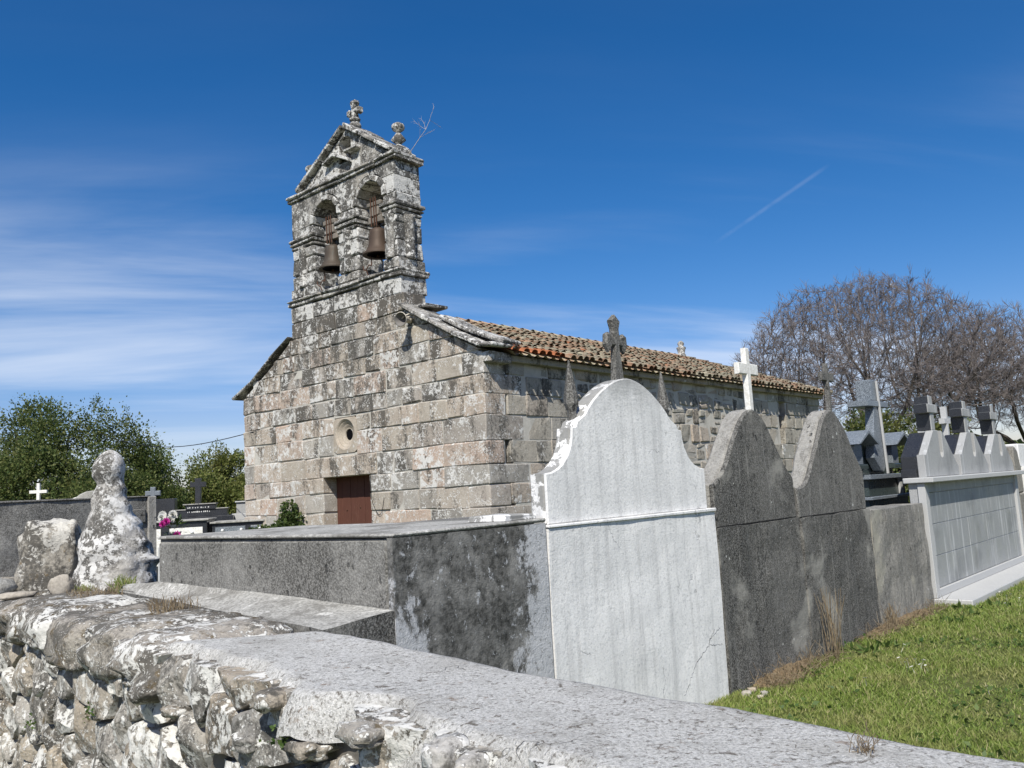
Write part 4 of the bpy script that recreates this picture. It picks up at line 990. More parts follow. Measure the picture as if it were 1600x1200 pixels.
    for i in range(ns + 1):
        s = -1.25 + (3.98 + 1.25) * i / ns
        edge = W0 + .012 + .10 * mnoise.fractal(Vector((s * 2.2, 0, 5)), 1, 2, 4) + .02 * mnoise.noise(Vector((s * 9, 3, 1)))
        inner = W1 + .012 + .006 * mnoise.noise(Vector((s * 4, 8, 1)))
        for j in range(nw + 1):
            t_ = j / nw; w = edge + (inner - edge) * t_
            fall = max(0, 1 - (w - edge) / .07); falli = max(0, 1 - (inner - w) / .03)
            z = WZ + .007 * mnoise.fractal(Vector((s * 2.5, w * 2.5, 1)), 1, 2, 5) - .13 * fall ** 1.8 * (1 + .5 * mnoise.noise(Vector((s * 6, 0, 2)))) - .05 * falli ** 2
            endf = max(0, (s - 3.7) / .3); z -= .035 * endf ** 2; z += .012 * min(1, max(0, (s - 2.6) / .5))
            v.append(wpt(s + (-.42 * t_ + .05 * mnoise.noise(Vector((w * 9, 1, 1)))) * (i / ns) ** 4, w, z))
        v.append(wpt(s, inner - .002, .86))
    m_ = nw + 2
    for i in range(ns):
        for j in range(nw + 1): a = i * m_ + j; f.append((a, a + m_, a + m_ + 1, a + 1))
    o = pm('concrete_capping', v, f, 'cap', wall, True)
    # big lichened capstones farther along
    cuts = [3.66, 4.2, 4.8, 5.5, 6.15, 7.0, 7.75, 8.7, 9.6, 10.5]
    for k, (a, b) in enumerate(zip(cuts[:-1], cuts[1:])):
        q = wpt((a + b) / 2, (W0 + W1) / 2 - .015 + rnd.uniform(-.02, .02), .885 + rnd.uniform(-.01, .015))
        rough_rock('capstone', q, (b - a + .05, .70, .27), 'capstone', wall, k + 3, 22, .17, math.atan2(wd[1], wd[0]) + rnd.uniform(-.05, .05), 4.2)
    # small wedged stones under the capstones
    for k in range(10):
        s = 2.3 + k * .57 + rnd.uniform(-.1, .1); q = wpt(s, W0 - .01, .80 + rnd.uniform(-.03, .05))
        rough_rock('wedge_stone', q, (rnd.uniform(.1, .2), .09, rnd.uniform(.03, .06)), 'fstone', wall, k + 50, 12, .35, math.atan2(wd[1], wd[0]) + rnd.uniform(-.3, .3), 3)
    for (s, w, dx, dz) in ((1.70, 1.20, .10, .08), (2.05, 1.19, .17, .05), (1.60, 1.21, .06, .05), (2.62, 1.19, .14, .06)):
        rough_rock('edge_stone', wpt(s, w, .95), (dx, .12, dz), 'statue' if dx < .11 else 'fstone', wall, int(s * 100), 12, .3, math.atan2(wd[1], wd[0]), 3)
build_wall()

def build_ledge():
    A, B = trow(-1.155, -.0), trow(-1.56, -.0); D = trow(-1.155, 2.40); C = wpt(8.8, 1.80, 0); E = wpt(8.8, 2.75, 0); F = trow(-1.155, 2.9)
    top = [(B, 1.005), (wpt(4.0, 1.80, 0), 1.01), (wpt(6.0, 1.80, 0), 1.02), (C, 1.02), (E, 1.02), (F, 1.06), (D, 1.10), (trow(-1.155, 1.2), 1.075), (A, 1.03)]
    n = len(top); v = [(p[0], p[1], z) for p, z in top] + [(p[0], p[1], 0.0) for p, z in top]
    f = [tuple(range(n))[::-1]] + [(i, (i + 1) % n, n + (i + 1) % n, n + i) for i in range(n)]
    bm = bmesh.new(); vs = [bm.verts.new(q) for q in v]
    for q in f: bm.faces.new([vs[i] for i in q])
    bmesh.ops.recalc_face_normals(bm, faces=bm.faces[:]); bmesh.ops.triangulate(bm, faces=[q for q in bm.faces if len(q.verts) > 4])
    bmesh.ops.subdivide_edges(bm, edges=bm.edges[:], cuts=5, use_grid_fill=True)
    for q in bm.verts: q.co += mnoise.noise_vector(q.co * 4) * .008
    bm.normal_update()
    for q in bm.faces: q.material_index = 0 if abs(q.normal.z) > .5 else 1
    me = bpy.data.meshes.new('side_slab'); bm.to_mesh(me); bm.free(); me.materials.append(M['slab']); me.materials.append(M['rc_dark'])
    o = link(bpy.data.objects.new('side_slab', me)); tag(o, 'weathered concrete slab filling the gap between wall and low tomb block', 'slab')
build_ledge()

# ================================================================== carved figure, boulder and loose stones on the wall end
def build_figure():
    c = (-3.03, 6.52, 1.0); rot = R(24.5)
    prof = [(.00, -.03, .285, .22), (.10, -.025, .285, .22), (.20, -.028, .26, .21), (.30, -.035, .238, .195), (.40, -.042, .218, .18), (.475, -.05, .192, .165), (.55, -.062, .155, .14), (.62, -.068, .134, .125), (.70, -.072, .116, .115), (.76, -.07, .102, .104), (.79, -.07, .098, .098), (.83, -.078, .104, .108), (.875, -.082, .117, .124), (.92, -.08, .118, .125), (.97, -.075, .10, .108), (1.01, -.072, .068, .075), (1.035, -.07, .035, .04), (1.045, -.07, .008, .01)]
    zs = np.array([p[0] for p in prof]); N = 40; M_ = 74; v = []; f = []
    for i in range(M_ + 1):
        z = 1.045 * i / M_; cx, rx, ry = (np.interp(z, zs, [p[k] for p in prof]) for k in (1, 2, 3))
        for j in range(N):
            a = 2 * math.pi * j / N; x, y = rx * math.cos(a), -ry * math.sin(a)
            nn = mnoise.noise(Vector((x * 6, y * 6, z * 5 + 3))); k = 1 + (.24 * (abs(nn) - .2) + .07 * mnoise.fractal(Vector((x * 14, y * 14, z * 14 + 3)), 1, 2, 4)) * (1 if z < .8 else .45)
            # ledge-like folds down one side, hood edge above
            for zi, am, pw in ((.72, .13, 4), (.585, .11, 5), (.455, .10, 6), (.30, .08, 7), (.17, .22, 22)):
                dz = z - zi - .05 * math.sin(a * 1.5); k += am * math.exp(-(dz / (.03 if dz > 0 else .012)) ** 2) * max(0, math.cos(a - .35)) ** pw
            if .76 < z < .80: k *= .96
            if abs(z - .845) < .03 and math.cos(a) < -.85: k += .09 * (1 - abs(z - .845) / .03)
            if z > .8 and .2 < math.sin(a) and -.5 < math.cos(a) < .1: k *= .97
            v.append((cx + x * k, y * k, z))
    for i in range(M_):
        for j in range(N): f.append((i * N + j, i * N + (j + 1) % N, (i + 1) * N + (j + 1) % N, (i + 1) * N + j))
    f.append(tuple(M_ * N + j for j in range(N))); f = [q[::-1] for q in f]
    o = pm('stone_figure', v, f, 'statue', None, True); o.location = c; o.rotation_euler = (0, 0, rot)
    tag(o, 'tall weathered stone figure with rounded hooded head, white with lichen', 'stone figure')
    o = rough_rock('boulder', (0, 0, .25), (.42, .34, .60), 'boulder', None, 12, 26, .20, 0, 3.4); o.location = (-3.62, 6.62, .99); o.rotation_euler = (0, .03, R(22)); tag(o, 'squat mossy boulder standing left of the tall stone figure', 'boulder')
    for (x, y, sz, r_, m_, lab, sd) in ((-3.34, 6.25, (.16, .1, .15), .3, 'pebble', 'small tan stone leaning between boulder and stone figure', 1), (-3.86, 6.28, (.34, .24, .15), .1, 'gr_greycross', 'rounded grey stone lying at the far left on the wall', 2), (-3.58, 6.12, (.26, .16, .05), .4, 'pebble', 'flat pale stone lying in front of the squat boulder', 3)):
        o = rough_rock('loose_stone', (0, 0, sz[2] * .4), sz, m_, None, sd, 12, .22, 0, 2.6); o.location = (x, y, 1.005); o.rotation_euler = (0, .15 if sd == 1 else 0, r_); tag(o, lab, 'stone', 'loose stones on the wall end')
build_figure()

# ================================================================== graves on the far side
def build_far_graves():
    # grey roughcast tomb back, left
    t = thing('grey_tomb_wall', 'rough grey rendered tomb back with a pale edge post, behind the stone figure', 'tomb', (-3.93, 9.3, 0), TT)
    o = grid_slab('rendered_back', -3.6, -.10, 0, 1.715, .0, .25, 'rc_block', t, (30, 16), .012, 17)
    block('edge_post', -.098, .0, -.02, .27, 0, 1.73, 'rc_light', t, .012, .004); block('coping', -3.6, -.1, -.015, .27, 1.716, 1.74, 'rc_mid', t, .008, .003)
    block('body', -3.6, .0, .26, 2.3, 0, 1.2, 'rc_mid', t, .02)
    block('raised_panel', -.42, -.12, -.03, .0, 1.45, 1.60, 'rc_mid', t, .01, .004)
    t = thing('tomb_shoulder', 'rendered tomb at the left edge throwing its shadow on the grey tomb back', 'tomb', (-5.45, 7.2, 0), TT)
    block('body', -1.6, .05, -1.6, .6, 0, 1.15, 'rc_mid', t, .02, .004); prism('headboard', [(-1.6, 1.152), (.02, 1.152), (.02, 1.5), (-.5, 1.75), (-.8, 2.05), (-1.1, 1.75), (-1.6, 1.5)], .2, .45, 'rc_mid', t, .02)
    # white cross and others beyond
    t = thing('white_grave', 'small white cross rising behind the grey tomb back at far left', 'cross', (-12.39, 22, 0), R(10))
    block('grave_wall', -.6, .6, .0, .5, 0, 1.95, 'gr_light', t, .01); crossp('cross', 0, 1.952, 2.47, 2.21, .21, .075, .1, .2, 'marble', t, .006, .08)
    lathe('ball', [(.02, 0), (.09, .05), (.10, .1), (.06, .16), (.01, .18)], 'marble', t, 12, (.88, .2, 1.88)); block('ball_post', .7, 1.06, .0, .4, 0, 1.885, 'gr_light', t, .01)
    t = thing('rounded_headstone', 'round-topped grey headstone peeping over the grey tomb back', 'headstone', (-9.2, 18.5, 0), R(12))
    prism('stone', [(-.45, 0), (.45, 0), (.45, 1.72)] + [(.45 * math.cos(a), 1.72 + .38 * math.sin(a)) for a in [k * math.pi / 10 for k in range(1, 10)]] + [(-.45, 1.72)], 0, .2, 'gr_greycross', t, .02)
    t = thing('slate_cross_grave', 'small slate-blue trefoil cross above the pale edge post', 'cross', (-8.55, 20, 0), R(15))
    block('grave_wall', -.5, .5, 0, .5, 0, 1.86, 'gr_black', t, .01); crossp('cross', 0, 1.862, 2.15, 1.94, .17, .12, .1, .2, 'gr_blue', t, .02, .12)
    # black stepped headstone with cross
    t = thing('black_headstone', 'stepped black granite headstone with tall black cross, left of church corner', 'headstone', (-7.45, 20, 0), R(14))
    block('plinth', -.75, .75, .0, .6, 0, 1.40, 'gr_black', t, .008)
    block('step', -.58, .62, .05, .45, 1.402, 1.56, 'gr_black', t, .006); block('step_cap', -.60, -.28, .03, .47, 1.561, 1.585, 'gr_greycross', t, .004); block('step_cap', .36, .64, .03, .47, 1.561, 1.585, 'gr_greycross', t, .004)
    block('centre_stone', -.30, .36, .02, .42, 1.562, 1.68, 'gr_black', t, .006); block('centre_cap', -.36, .38, -.01, .45, 1.681, 1.705, 'gr_greycross', t, .004)
    crossp('cross', -.04, 1.706, 2.30, 2.09, .175, .13, .12, .26, 'gr_black', t, .008, .12); rl = random.Random(2); mb = MB()
    for row, n_ in ((1.60, 9), (1.50, 12)):
        for k in range(n_):
            x = -.27 + .52 * k / n_ + rl.uniform(-.01, .01); v, f = hexa(corners(x, x + rl.uniform(.012, .028), .010 if row > 1.56 else .044, .0195 if row > 1.56 else .0495, row, row + rl.uniform(.02, .034)), .001); mb.add(v, f)
    mb.build('lettering', 'lettering', t)
    # low polished vaults with handles
    t = thing('white_fronted_vault', 'low vault with white marble doors behind the flowers', 'tomb', (-6.9, 17.0, 0), R(14))
    block('body', -.85, .68, .0, 1.6, 0, 1.34, 'gr_black', t, .008); block('top_slab', -.9, .72, -.05, 1.65, 1.342, 1.375, 'gr_greycross', t, .006)
    for x in (-.8, -.02): block('marble_door', x, x + .62, -.02, .0, .5, 1.22, 'marble', t, .006)
    for x in (-.55, .40): lathe('handle', [(.03, 0), (.035, .02), (.02, .05)], 'chrome', t, 10, (0, 0, 0)).matrix_local = Matrix.Translation((x, -.021, 1.12)) @ Matrix.Rotation(math.pi / 2, 4, 'X')
    t = thing('black_vault', 'low black granite vault with chrome handles against the church corner', 'tomb', (-5.85, 17.3, 0), R(14))
    block('body', -.32, 1.0, .0, 1.6, 0, 1.26, 'gr_black', t, .008); block('top_slab', -.36, 1.05, -.05, 1.65, 1.262, 1.30, 'gr_greycross', t, .006)
    for x in (-.26, .42): block('granite_door', x, x + .58, -.02, .0, .5, 1.19, 'gr_blue', t, .006)
    for x in (-.12, .24, .60): lathe('handle', [(.03, 0), (.035, .02), (.02, .05)], 'chrome', t, 10, (0, 0, 0)).matrix_local = Matrix.Translation((x, -.021, 1.12)) @ Matrix.Rotation(math.pi / 2, 4, 'X')
    t = thing('grey_stepped_tomb', 'grey stepped granite tomb partly hidden by the church corner', 'tomb', (-6.55, 20.6, 0), R(14))
    block('body', -.35, 1.2, 0, .8, 0, 1.42, 'gr_light', t, .01); block('middle', -.22, 1.1, .04, .7, 1.422, 1.68, 'gr_grey', t, .01); block('cap', -.25, 1.15, .0, .75, 1.682, 1.715, 'gr_light', t, .006); block('upper', .12, .8, .1, .6, 1.717, 1.86, 'gr_light', t, .008)
    # flowers
    t = thing('flower_bouquet', 'bouquet of white and magenta flowers in front of the white-doored vault', 'flowers', (-5.64, 14.0, 0), 0)
    lathe('vase', [(.06, 0), (.09, .03), (.10, .16), (.13, .22)], 'gr_black', t, 14, (0, 0, 1.0)); block('pedestal', -.18, .18, -.18, .18, 0, .998, 'gr_light', t, .01)
    rf = random.Random(6)
    def flower(p, r, mat, nl=16, layers=3):
        v = []; f = []
        for l in range(layers):
            for k in range(nl):
                a = 2 * math.pi * (k + .5 * (l % 2)) / nl; up = .15 + .5 * l; rr = r * (1 - .22 * l); d = Vector((math.cos(a) * math.cos(up), -.25, math.sin(a) * math.cos(up))) * rr + Vector((0, -r * .4 * l, 0)); sd_ = Vector((-math.sin(a), 0, math.cos(a))) * r * .26
                b = len(v); q = Vector(p); v += [q, q + d * .6 + sd_, q + d, q + d * .6 - sd_]; f.append((b, b + 1, b + 2, b + 3))
        pm('flower', v, f, mat, t)
    for k in range(9): flower((rf.uniform(-.20, .10), rf.uniform(-.14, .05), 1.42 + rf.uniform(-.14, .14)), .075, 'petal_w')
    for (x, z) in ((-.10, 1.36), (.13, 1.18), (.10, 1.15), (-.04, 1.40)): flower((x, -.16, z), .07, 'petal_m', 9, 3)
    lv = []; lf = []
    for k in range(120):
        a = rf.uniform(0, 6.28); e = rf.uniform(-.3, 1.3); d = Vector((math.cos(a) * math.cos(e), math.sin(a) * math.cos(e), math.sin(e))); p = Vector((.03, 0, 1.25)) + d * rf.uniform(.08, .22); sdv = d.cross(Vector((0, 0, 1))).normalized() * .018; L = rf.uniform(.06, .12)
        b = len(lv); lv += [p, p + d * L * .5 + sdv, p + d * L, p + d * L * .5 - sdv]; lf.append((b, b + 1, b + 2, b + 3))
    pm('foliage', lv, lf, 'ivy', t)
build_far_graves()

# ================================================================== vegetation
def leaves(P, D, L, Wd, rg):
    """kite-shaped leaves at P along D"""
    n = len(P); D = D / (np.linalg.norm(D, axis=1, keepdims=True) + 1e-9); rv = rg.normal(size=(n, 3)); s = np.cross(D, rv); s /= np.linalg.norm(s, axis=1, keepdims=True) + 1e-9
    L = np.asarray(L)[:, None]; Wd = np.asarray(Wd)[:, None]
    v = np.stack([P, P + D * L * .45 + s * Wd, P + D * L, P + D * L * .45 - s * Wd], 1).reshape(-1, 3); f = np.arange(n * 4).reshape(-1, 4); return v, f

def leafy(name, label, c, rx, ry, h, n, mat, seed, size=.10, lobes=60, z0=.25, shoots=30, group='evergreen trees behind the graves', top_pow=1.0):
    rg = np.random.default_rng(seed); t = thing(name, label, 'tree', c, 0, group)
    # lobes filling an uneven envelope
    lc = []; lr = []
    while len(lc) < lobes:
        q = rg.uniform(-1, 1, 3); q[2] = (q[2] + 1) / 2
        env = 1 - max(0, (q[2] - .45) / .55) ** 1.7 * .75; env *= .75 + .5 * (mnoise.noise(Vector((q[0] * 1.7 + seed, q[1] * 1.7, 2))) + .5)
        if q[0] ** 2 + q[1] ** 2 > env ** 2 or (q[0] ** 2 + q[1] ** 2 < .2 and q[2] < .5): continue
        hz = h * (z0 + (1 - z0) * q[2]) * (.86 + .28 * mnoise.noise(Vector((q[0] * 2.2 + seed * 3, q[1] * 2.2, 7))))
        lc.append((q[0] * rx, q[1] * ry, hz)); lr.append(rg.uniform(.28, .62) * min(1.3, h / 4))
    lc = np.array(lc); lr = np.array(lr)
    k = rg.integers(0, lobes, n); d = rg.normal(size=(n, 3)); d /= np.linalg.norm(d, axis=1, keepdims=True)
    rad = lr[k] * np.clip(rg.normal(.82, .24, n), .15, 1.5); bump = 1 + .35 * np.sin(d[:, 0] * 7 + k) * np.sin(d[:, 1] * 6 + k * 2) * np.sin(d[:, 2] * 7)
    P = lc[k] + d * (rad * bump)[:, None] * np.array([1.1, 1.1, .95]); D = d + rg.normal(0, .6, (n, 3)) + np.array([0, 0, .35])
    keep = P[:, 2] > .12; P, D = P[keep], D[keep]
    L = size * rg.uniform(.6, 1.3, len(P)); PV = [leaves(P, D, L, L * .34, rg)]
    # upright shoots break the outline
    A = []; B = []
    topi = np.argsort(-(lc[:, 2] + lr))[:max(8, lobes // 2)]
    for s_ in range(shoots):
        i = rg.choice(topi); p = lc[i] + np.array([rg.normal(0, .2), rg.normal(0, .2), lr[i] * .7]); q = p + np.array([rg.normal(0, .14), rg.normal(0, .14), rg.uniform(.25, .65)]) * min(1.2, h / 4); A.append(p); B.append(q); m_ = 46
        tt = rg.random(m_)[:, None]; PP = p + (q - p) * tt + rg.normal(0, .045, (m_, 3)); DD = rg.normal(size=(m_, 3)) + np.array([0, 0, .6]); LL = size * rg.uniform(.5, 1.0, m_); PV.append(leaves(PP, DD, LL, LL * .34, rg))
    PV.append(tubes(np.array(A), np.array(B), np.full(len(A), .012), np.full(len(A), .004), 4))
    v = []; f = []; o_ = 0
    for a, b in PV: v.append(a); f.append(b + o_); o_ += len(a)
    np_mesh('crown', np.concatenate(v), np.concatenate(f), mat, t)
    fork = np.array([0, 0, h * .28]); TA = [np.zeros(3)]; TB = [fork]; ra = [.05 * h * .7]; rb = [.05 * h * .5]
    for i in rg.choice(lobes, min(lobes, 26), replace=False):
        m = (fork + lc[i]) / 2 + rg.normal(0, .15, 3); TA += [fork, m]; TB += [m, lc[i]]; ra += [.025 * h * .6, .014 * h * .6]; rb += [.014 * h * .6, .006 * h]
    v, f = tubes(np.array(TA), np.array(TB), np.array(ra), np.array(rb), 5); np_mesh('trunk', v, f, 'bark', t)
    return t
leafy('evergreen_tree', 'large dark evergreen tree at the left edge behind the graves', (-13.6, 25.0, 0), 2.9, 2.6, 5.1, 110000, 'leaf_dark', 1, .078, 110, .10, 60)
leafy('evergreen_tree', 'dark evergreen tree beside the stone figure, overlapping the largest one', (-11.2, 25.5, 0), 1.15, 1.5, 3.35, 38000, 'leaf_dark', 2, .075, 52, .10, 34)
leafy('evergreen_tree', 'smaller blue-green tree showing just right of the stone figure', (-13.3, 30.5, 0), 1.1, 1.4, 3.6, 26000, 'leaf_blue', 3, .085, 46, .10, 26)
leafy('evergreen_tree', 'olive green bushy tree touching the left corner of the church', (-10.0, 29.0, 0), 1.75, 1.8, 3.75, 56000, 'leaf_mid', 4, .082, 66, .08, 44)
leafy('ivy_thicket', 'dark brown-green thicket under the bare trees behind the granite monument', (12.4, 29.0, 0), 2.3, 1.6, 4.1, 26000, 'leaf_dark', 8, .11, 55, .08, 26, 'thickets under the bare trees')
leafy('ivy_thicket', 'low ivy-green thicket farther right behind the three granite crosses', (17.3, 30.5, 0), 2.6, 1.6, 2.4, 16000, 'leaf_mid', 9, .11, 42, .08, 16, 'thickets under the bare trees')

def bare_tree(label, c, rx, ry, zt, zb, natt, seed, limbs=5, trunk_h=1.7, lean=(0, 0)):
    rg = np.random.default_rng(seed); t = thing('bare_tree', label, 'tree', c, 0, 'leafless trees beyond the church')
    A = []
    while len(A) < natt:
        q = rg.uniform(-1, 1, 2); r2 = q @ q
        if r2 > 1: continue
        top = zb + (zt - zb) * (1 - r2 ** 1.15) ** .62 * (.93 + .14 * mnoise.noise(Vector((q[0] * 3 + seed, q[1] * 3, 1)))); bot = zb - .9 + 1.6 * (1 - r2) * .9
        if top < bot: continue
        u = rg.random() ** .62; A.append((q[0] * rx, q[1] * ry, bot + (top - bot) * u))
    A = np.array(A); nodes = [np.zeros(3)]; par = [-1]
    for k in range(1, 6): nodes.append(np.array([lean[0] * k / 5, lean[1] * k / 5, trunk_h * k / 5])); par.append(k - 1)
    fk = len(nodes) - 1
    for l in range(limbs):
        a = 2 * math.pi * l / limbs + rg.uniform(-.4, .4); p = fk; spread = rg.uniform(.9, 1.7)
        for k in range(1, 5): nodes.append(nodes[fk] + np.array([math.cos(a) * rx * .085 * k * spread, math.sin(a) * ry * .085 * k * spread, .30 * k + rg.normal(0, .03)])); par.append(p); p = len(nodes) - 1
    step, kill, infl = .24, .25, 3.2
    N = np.array(nodes); best = np.full(len(A), 1e9); bi = np.zeros(len(A), int)
    def upd(new, base):
        d = np.linalg.norm(A[:, None] - new[None], axis=2); j = d.argmin(1); dm = d[np.arange(len(A)), j]; m = dm < best; best[m] = dm[m]; bi[m] = base + j[m]
    upd(N, 0); alive = np.ones(len(A), bool)
    for it in range(90):
        act = alive & (best < infl)
        if not act.any(): break
        dv = A[act] - N[bi[act]]; dv /= np.linalg.norm(dv, axis=1, keepdims=True) + 1e-9
        acc = np.zeros((len(N), 3)); np.add.at(acc, bi[act], dv); idx = np.unique(bi[act]); cc = np.zeros(len(N), int); np.add.at(cc, np.array(par[1:]), 1); idx = idx[cc[idx] < 3]
        if not len(idx): break
        g_ = acc[idx]; g_ /= np.linalg.norm(g_, axis=1, keepdims=True) + 1e-9
        new = N[idx] + (g_ + rg.normal(0, .10, g_.shape) + np.array([0, 0, .05])) * step * .9
        base = len(N); N = np.concatenate([N, new]); par += list(idx); upd(new, base); alive &= best > kill
        if len(N) > 15000: break
    par = np.array(par); n = len(N); ch = np.zeros(n, int); np.add.at(ch, par[1:], 1)
    # pipe-model thickness
    w = np.zeros(n); w[ch == 0] = .0055 ** 1.98
    for i in range(n - 1, 0, -1): w[par[i]] += w[i] if w[i] > 0 else .0055 ** 1.98
    rad = np.maximum(w, 1e-9) ** (1 / 1.98)
    e = np.arange(1, n); pa = par[1:]; rb = rad[e]; ra = np.minimum(rad[pa], rb * 1.5)
    thick = rb > .03
    v, f = tubes(N[pa][thick], N[e][thick], ra[thick] * 1.0, rb[thick], 6); np_mesh('trunk', v, f, 'bark', t, True)
    VA, VB, RA, RB = [N[pa][~thick]], [N[e][~thick]], [ra[~thick]], [rb[~thick]]
    # fine twigs
    src = e[rb < .016]; rep = 5; s_ = np.repeat(src, rep); d = N[s_] - N[par[s_]]; d /= np.linalg.norm(d, axis=1, keepdims=True) + 1e-9
    d = d + rg.normal(0, .42, d.shape) + np.array([0, 0, .28]); d /= np.linalg.norm(d, axis=1, keepdims=True); Lr = rg.uniform(.16, .42, len(s_))[:, None]; m1 = N[s_] + d * Lr
    VA.append(N[s_]); VB.append(m1); RA.append(np.full(len(s_), .0062)); RB.append(np.full(len(s_), .0035))
    d2 = d + rg.normal(0, .5, d.shape) + np.array([0, 0, .15]); d2 /= np.linalg.norm(d2, axis=1, keepdims=True); st = N[s_] + d * Lr * .55; VA.append(st); VB.append(st + d2 * Lr * .7); RA.append(np.full(len(s_), .005)); RB.append(np.full(len(s_), .003))
    v, f = tubes(np.concatenate(VA), np.concatenate(VB), np.concatenate(RA), np.concatenate(RB), 3); np_mesh('crown', v, f, 'twig', t)
    return t
bare_tree('largest leafless tree with a broad domed crown right of the church', (14.0, 33.0, 0), 6.0, 4.6, 9.5, 4.0, 8200, 31, 9, 2.0)
bare_tree('leafless tree with lower rounded crown at the right edge', (20.2, 33.6, 0), 5.2, 4.0, 8.0, 3.6, 5600, 32, 8, 2.0)

def far_wood():
    rg = np.random.default_rng(5); n = 26000; X = rg.uniform(-90, 130, n); hh = np.array([3.2 + 2.4 * mnoise.fractal(Vector((x * .07, 0, 0)), 1, 2, 4) for x in X]); P = np.stack([X, 95 + rg.uniform(-6, 6, n) + abs(X) * .1, -.6 + (hh + 1.5) * rg.random(n) ** .7], 1)
    L = rg.uniform(.5, 1.1, n); v, f = leaves(P, rg.normal(size=(n, 3)), L, L * .45, rg); o = np_mesh('distant_woodland', v, f, 'leaf_dark'); tag(o, 'distant dark woodland along the horizon', None, None, 'stuff')
far_wood()

# ------------------------------------------------------------------ lawn
def lawn_h(x, y): return 0.0
def build_lawn():
    rg = np.random.default_rng(12); n = 760000
    s = rg.uniform(-1.5, 16, n); b = -rg.random(n) ** 1.15 * 7.5
    P = np.array([T0])[:, :] + s[:, None] * td + b[:, None] * tb; w = P @ wn; d = np.linalg.norm(P, axis=1)
    keep = (w > 1.83) & (rg.random(n) < np.clip((5.6 / d) ** 1.25, 0, 1)) & ~((s > 6.84) & (b > -.42) & (s < 11.8)) & ~((s > 2.1) & (s < 6.6) & (b > -.18 - .12 * np.sin(s * 5.3)) & (rg.random(n) < .75))
    P = P[keep]; d = d[keep]; m = len(P); an = rg.uniform(0, 2 * np.pi, m)
    pat = np.array([mnoise.noise(Vector((x * 1.1, y * 1.1, 4))) for x, y in P])
    H = (.022 + .034 * rg.random(m) + .034 * np.clip(pat, -.4, .8)) * np.clip(.75 + d * .035, .8, 1.4); H = np.maximum(H, .018); lean = rg.normal(0, .5, (m, 2)) * H[:, None]; wd_ = .0013 + .00036 * d
    z0 = -.012; sx = np.stack([np.cos(an), np.sin(an)], 1) * wd_[:, None]
    p0 = np.column_stack([P - sx, np.full(m, z0)]); p1 = np.column_stack([P + sx, np.full(m, z0)]); mid = P + lean * .45; p2 = np.column_stack([mid + sx * .75, z0 + H * .6]); p3 = np.column_stack([mid - sx * .75, z0 + H * .6]); tip = P + lean * 1.15; p4 = np.column_stack([tip, z0 + H * rg.uniform(.85, 1.05, m)])
    v = np.stack([p0, p1, p2, p3, p4], 1).reshape(-1, 3); base = np.arange(m)[:, None] * 5
    f = np.concatenate([base + np.array([[0, 1, 2]]), base + np.array([[0, 2, 3]]), base + np.array([[3, 2, 4]])]); o = np_mesh('lawn_grass', v, f, 'grass'); tag(o, 'short green lawn grass in front of the tomb row', None, None, 'stuff'); print('blades', m)
build_lawn()
def lawn_weeds():
    rg = np.random.default_rng(18); n = 15000; s = rg.uniform(0, 13, n); b = -rg.random(n) * 6.5; P = T0 + s[:, None] * td + b[:, None] * tb
    pat = np.array([mnoise.noise(Vector((x * 1.6, y * 1.6, 9))) for x, y in P]); keep = (P @ wn > 1.85) & (pat > .02 + .25 * rg.random(n)) & ~((s > 6.8) & (b > -.45)); P = P[keep]; m = len(P)
    D = rg.normal(size=(m, 3)); D[:, 2] = np.abs(D[:, 2]) * .35 + .15; L = rg.uniform(.025, .06, m); v, f = leaves(np.column_stack([P, rg.uniform(.0, .03, m)]), D, L, L * .3, rg); tag(np_mesh('lawn_weeds', v, f, 'weed'), 'low broad-leaved weeds and clover scattered through the lawn', None, None, 'stuff')
lawn_weeds()
def strands(name, P0, H, spread, r, mat, label, cat, seed, n, up=1.0, dirn=(0, 0, 1)):
    rg = np.random.default_rng(seed); P = P0(rg, n); D = np.array(dirn) * up + rg.normal(0, spread, (n, 3)); D /= np.linalg.norm(D, axis=1, keepdims=True); L = H * rg.uniform(.5, 1.1, n)[:, None]; M1 = P + D * L * .6; D2 = D + rg.normal(0, spread * .9, (n, 3)); M2 = M1 + D2 * L * .4
    v, f = tubes(np.concatenate([P, M1]), np.concatenate([M1, M2]), np.full(2 * n, r), np.full(2 * n, r * .6), 3); o = np_mesh(name, v, f, mat)
    return tag(o, label, cat) if cat else tag(o, label, None, None, 'stuff')
def along_row(s0, s1, b0, b1, z0, z1):
    def fn(rg, n):
        s = rg.uniform(s0, s1, n); b = rg.uniform(b0, b1, n); q = T0 + s[:, None] * td + b[:, None] * tb; return np.column_stack([q, rg.uniform(z0, z1, n)])
    return fn
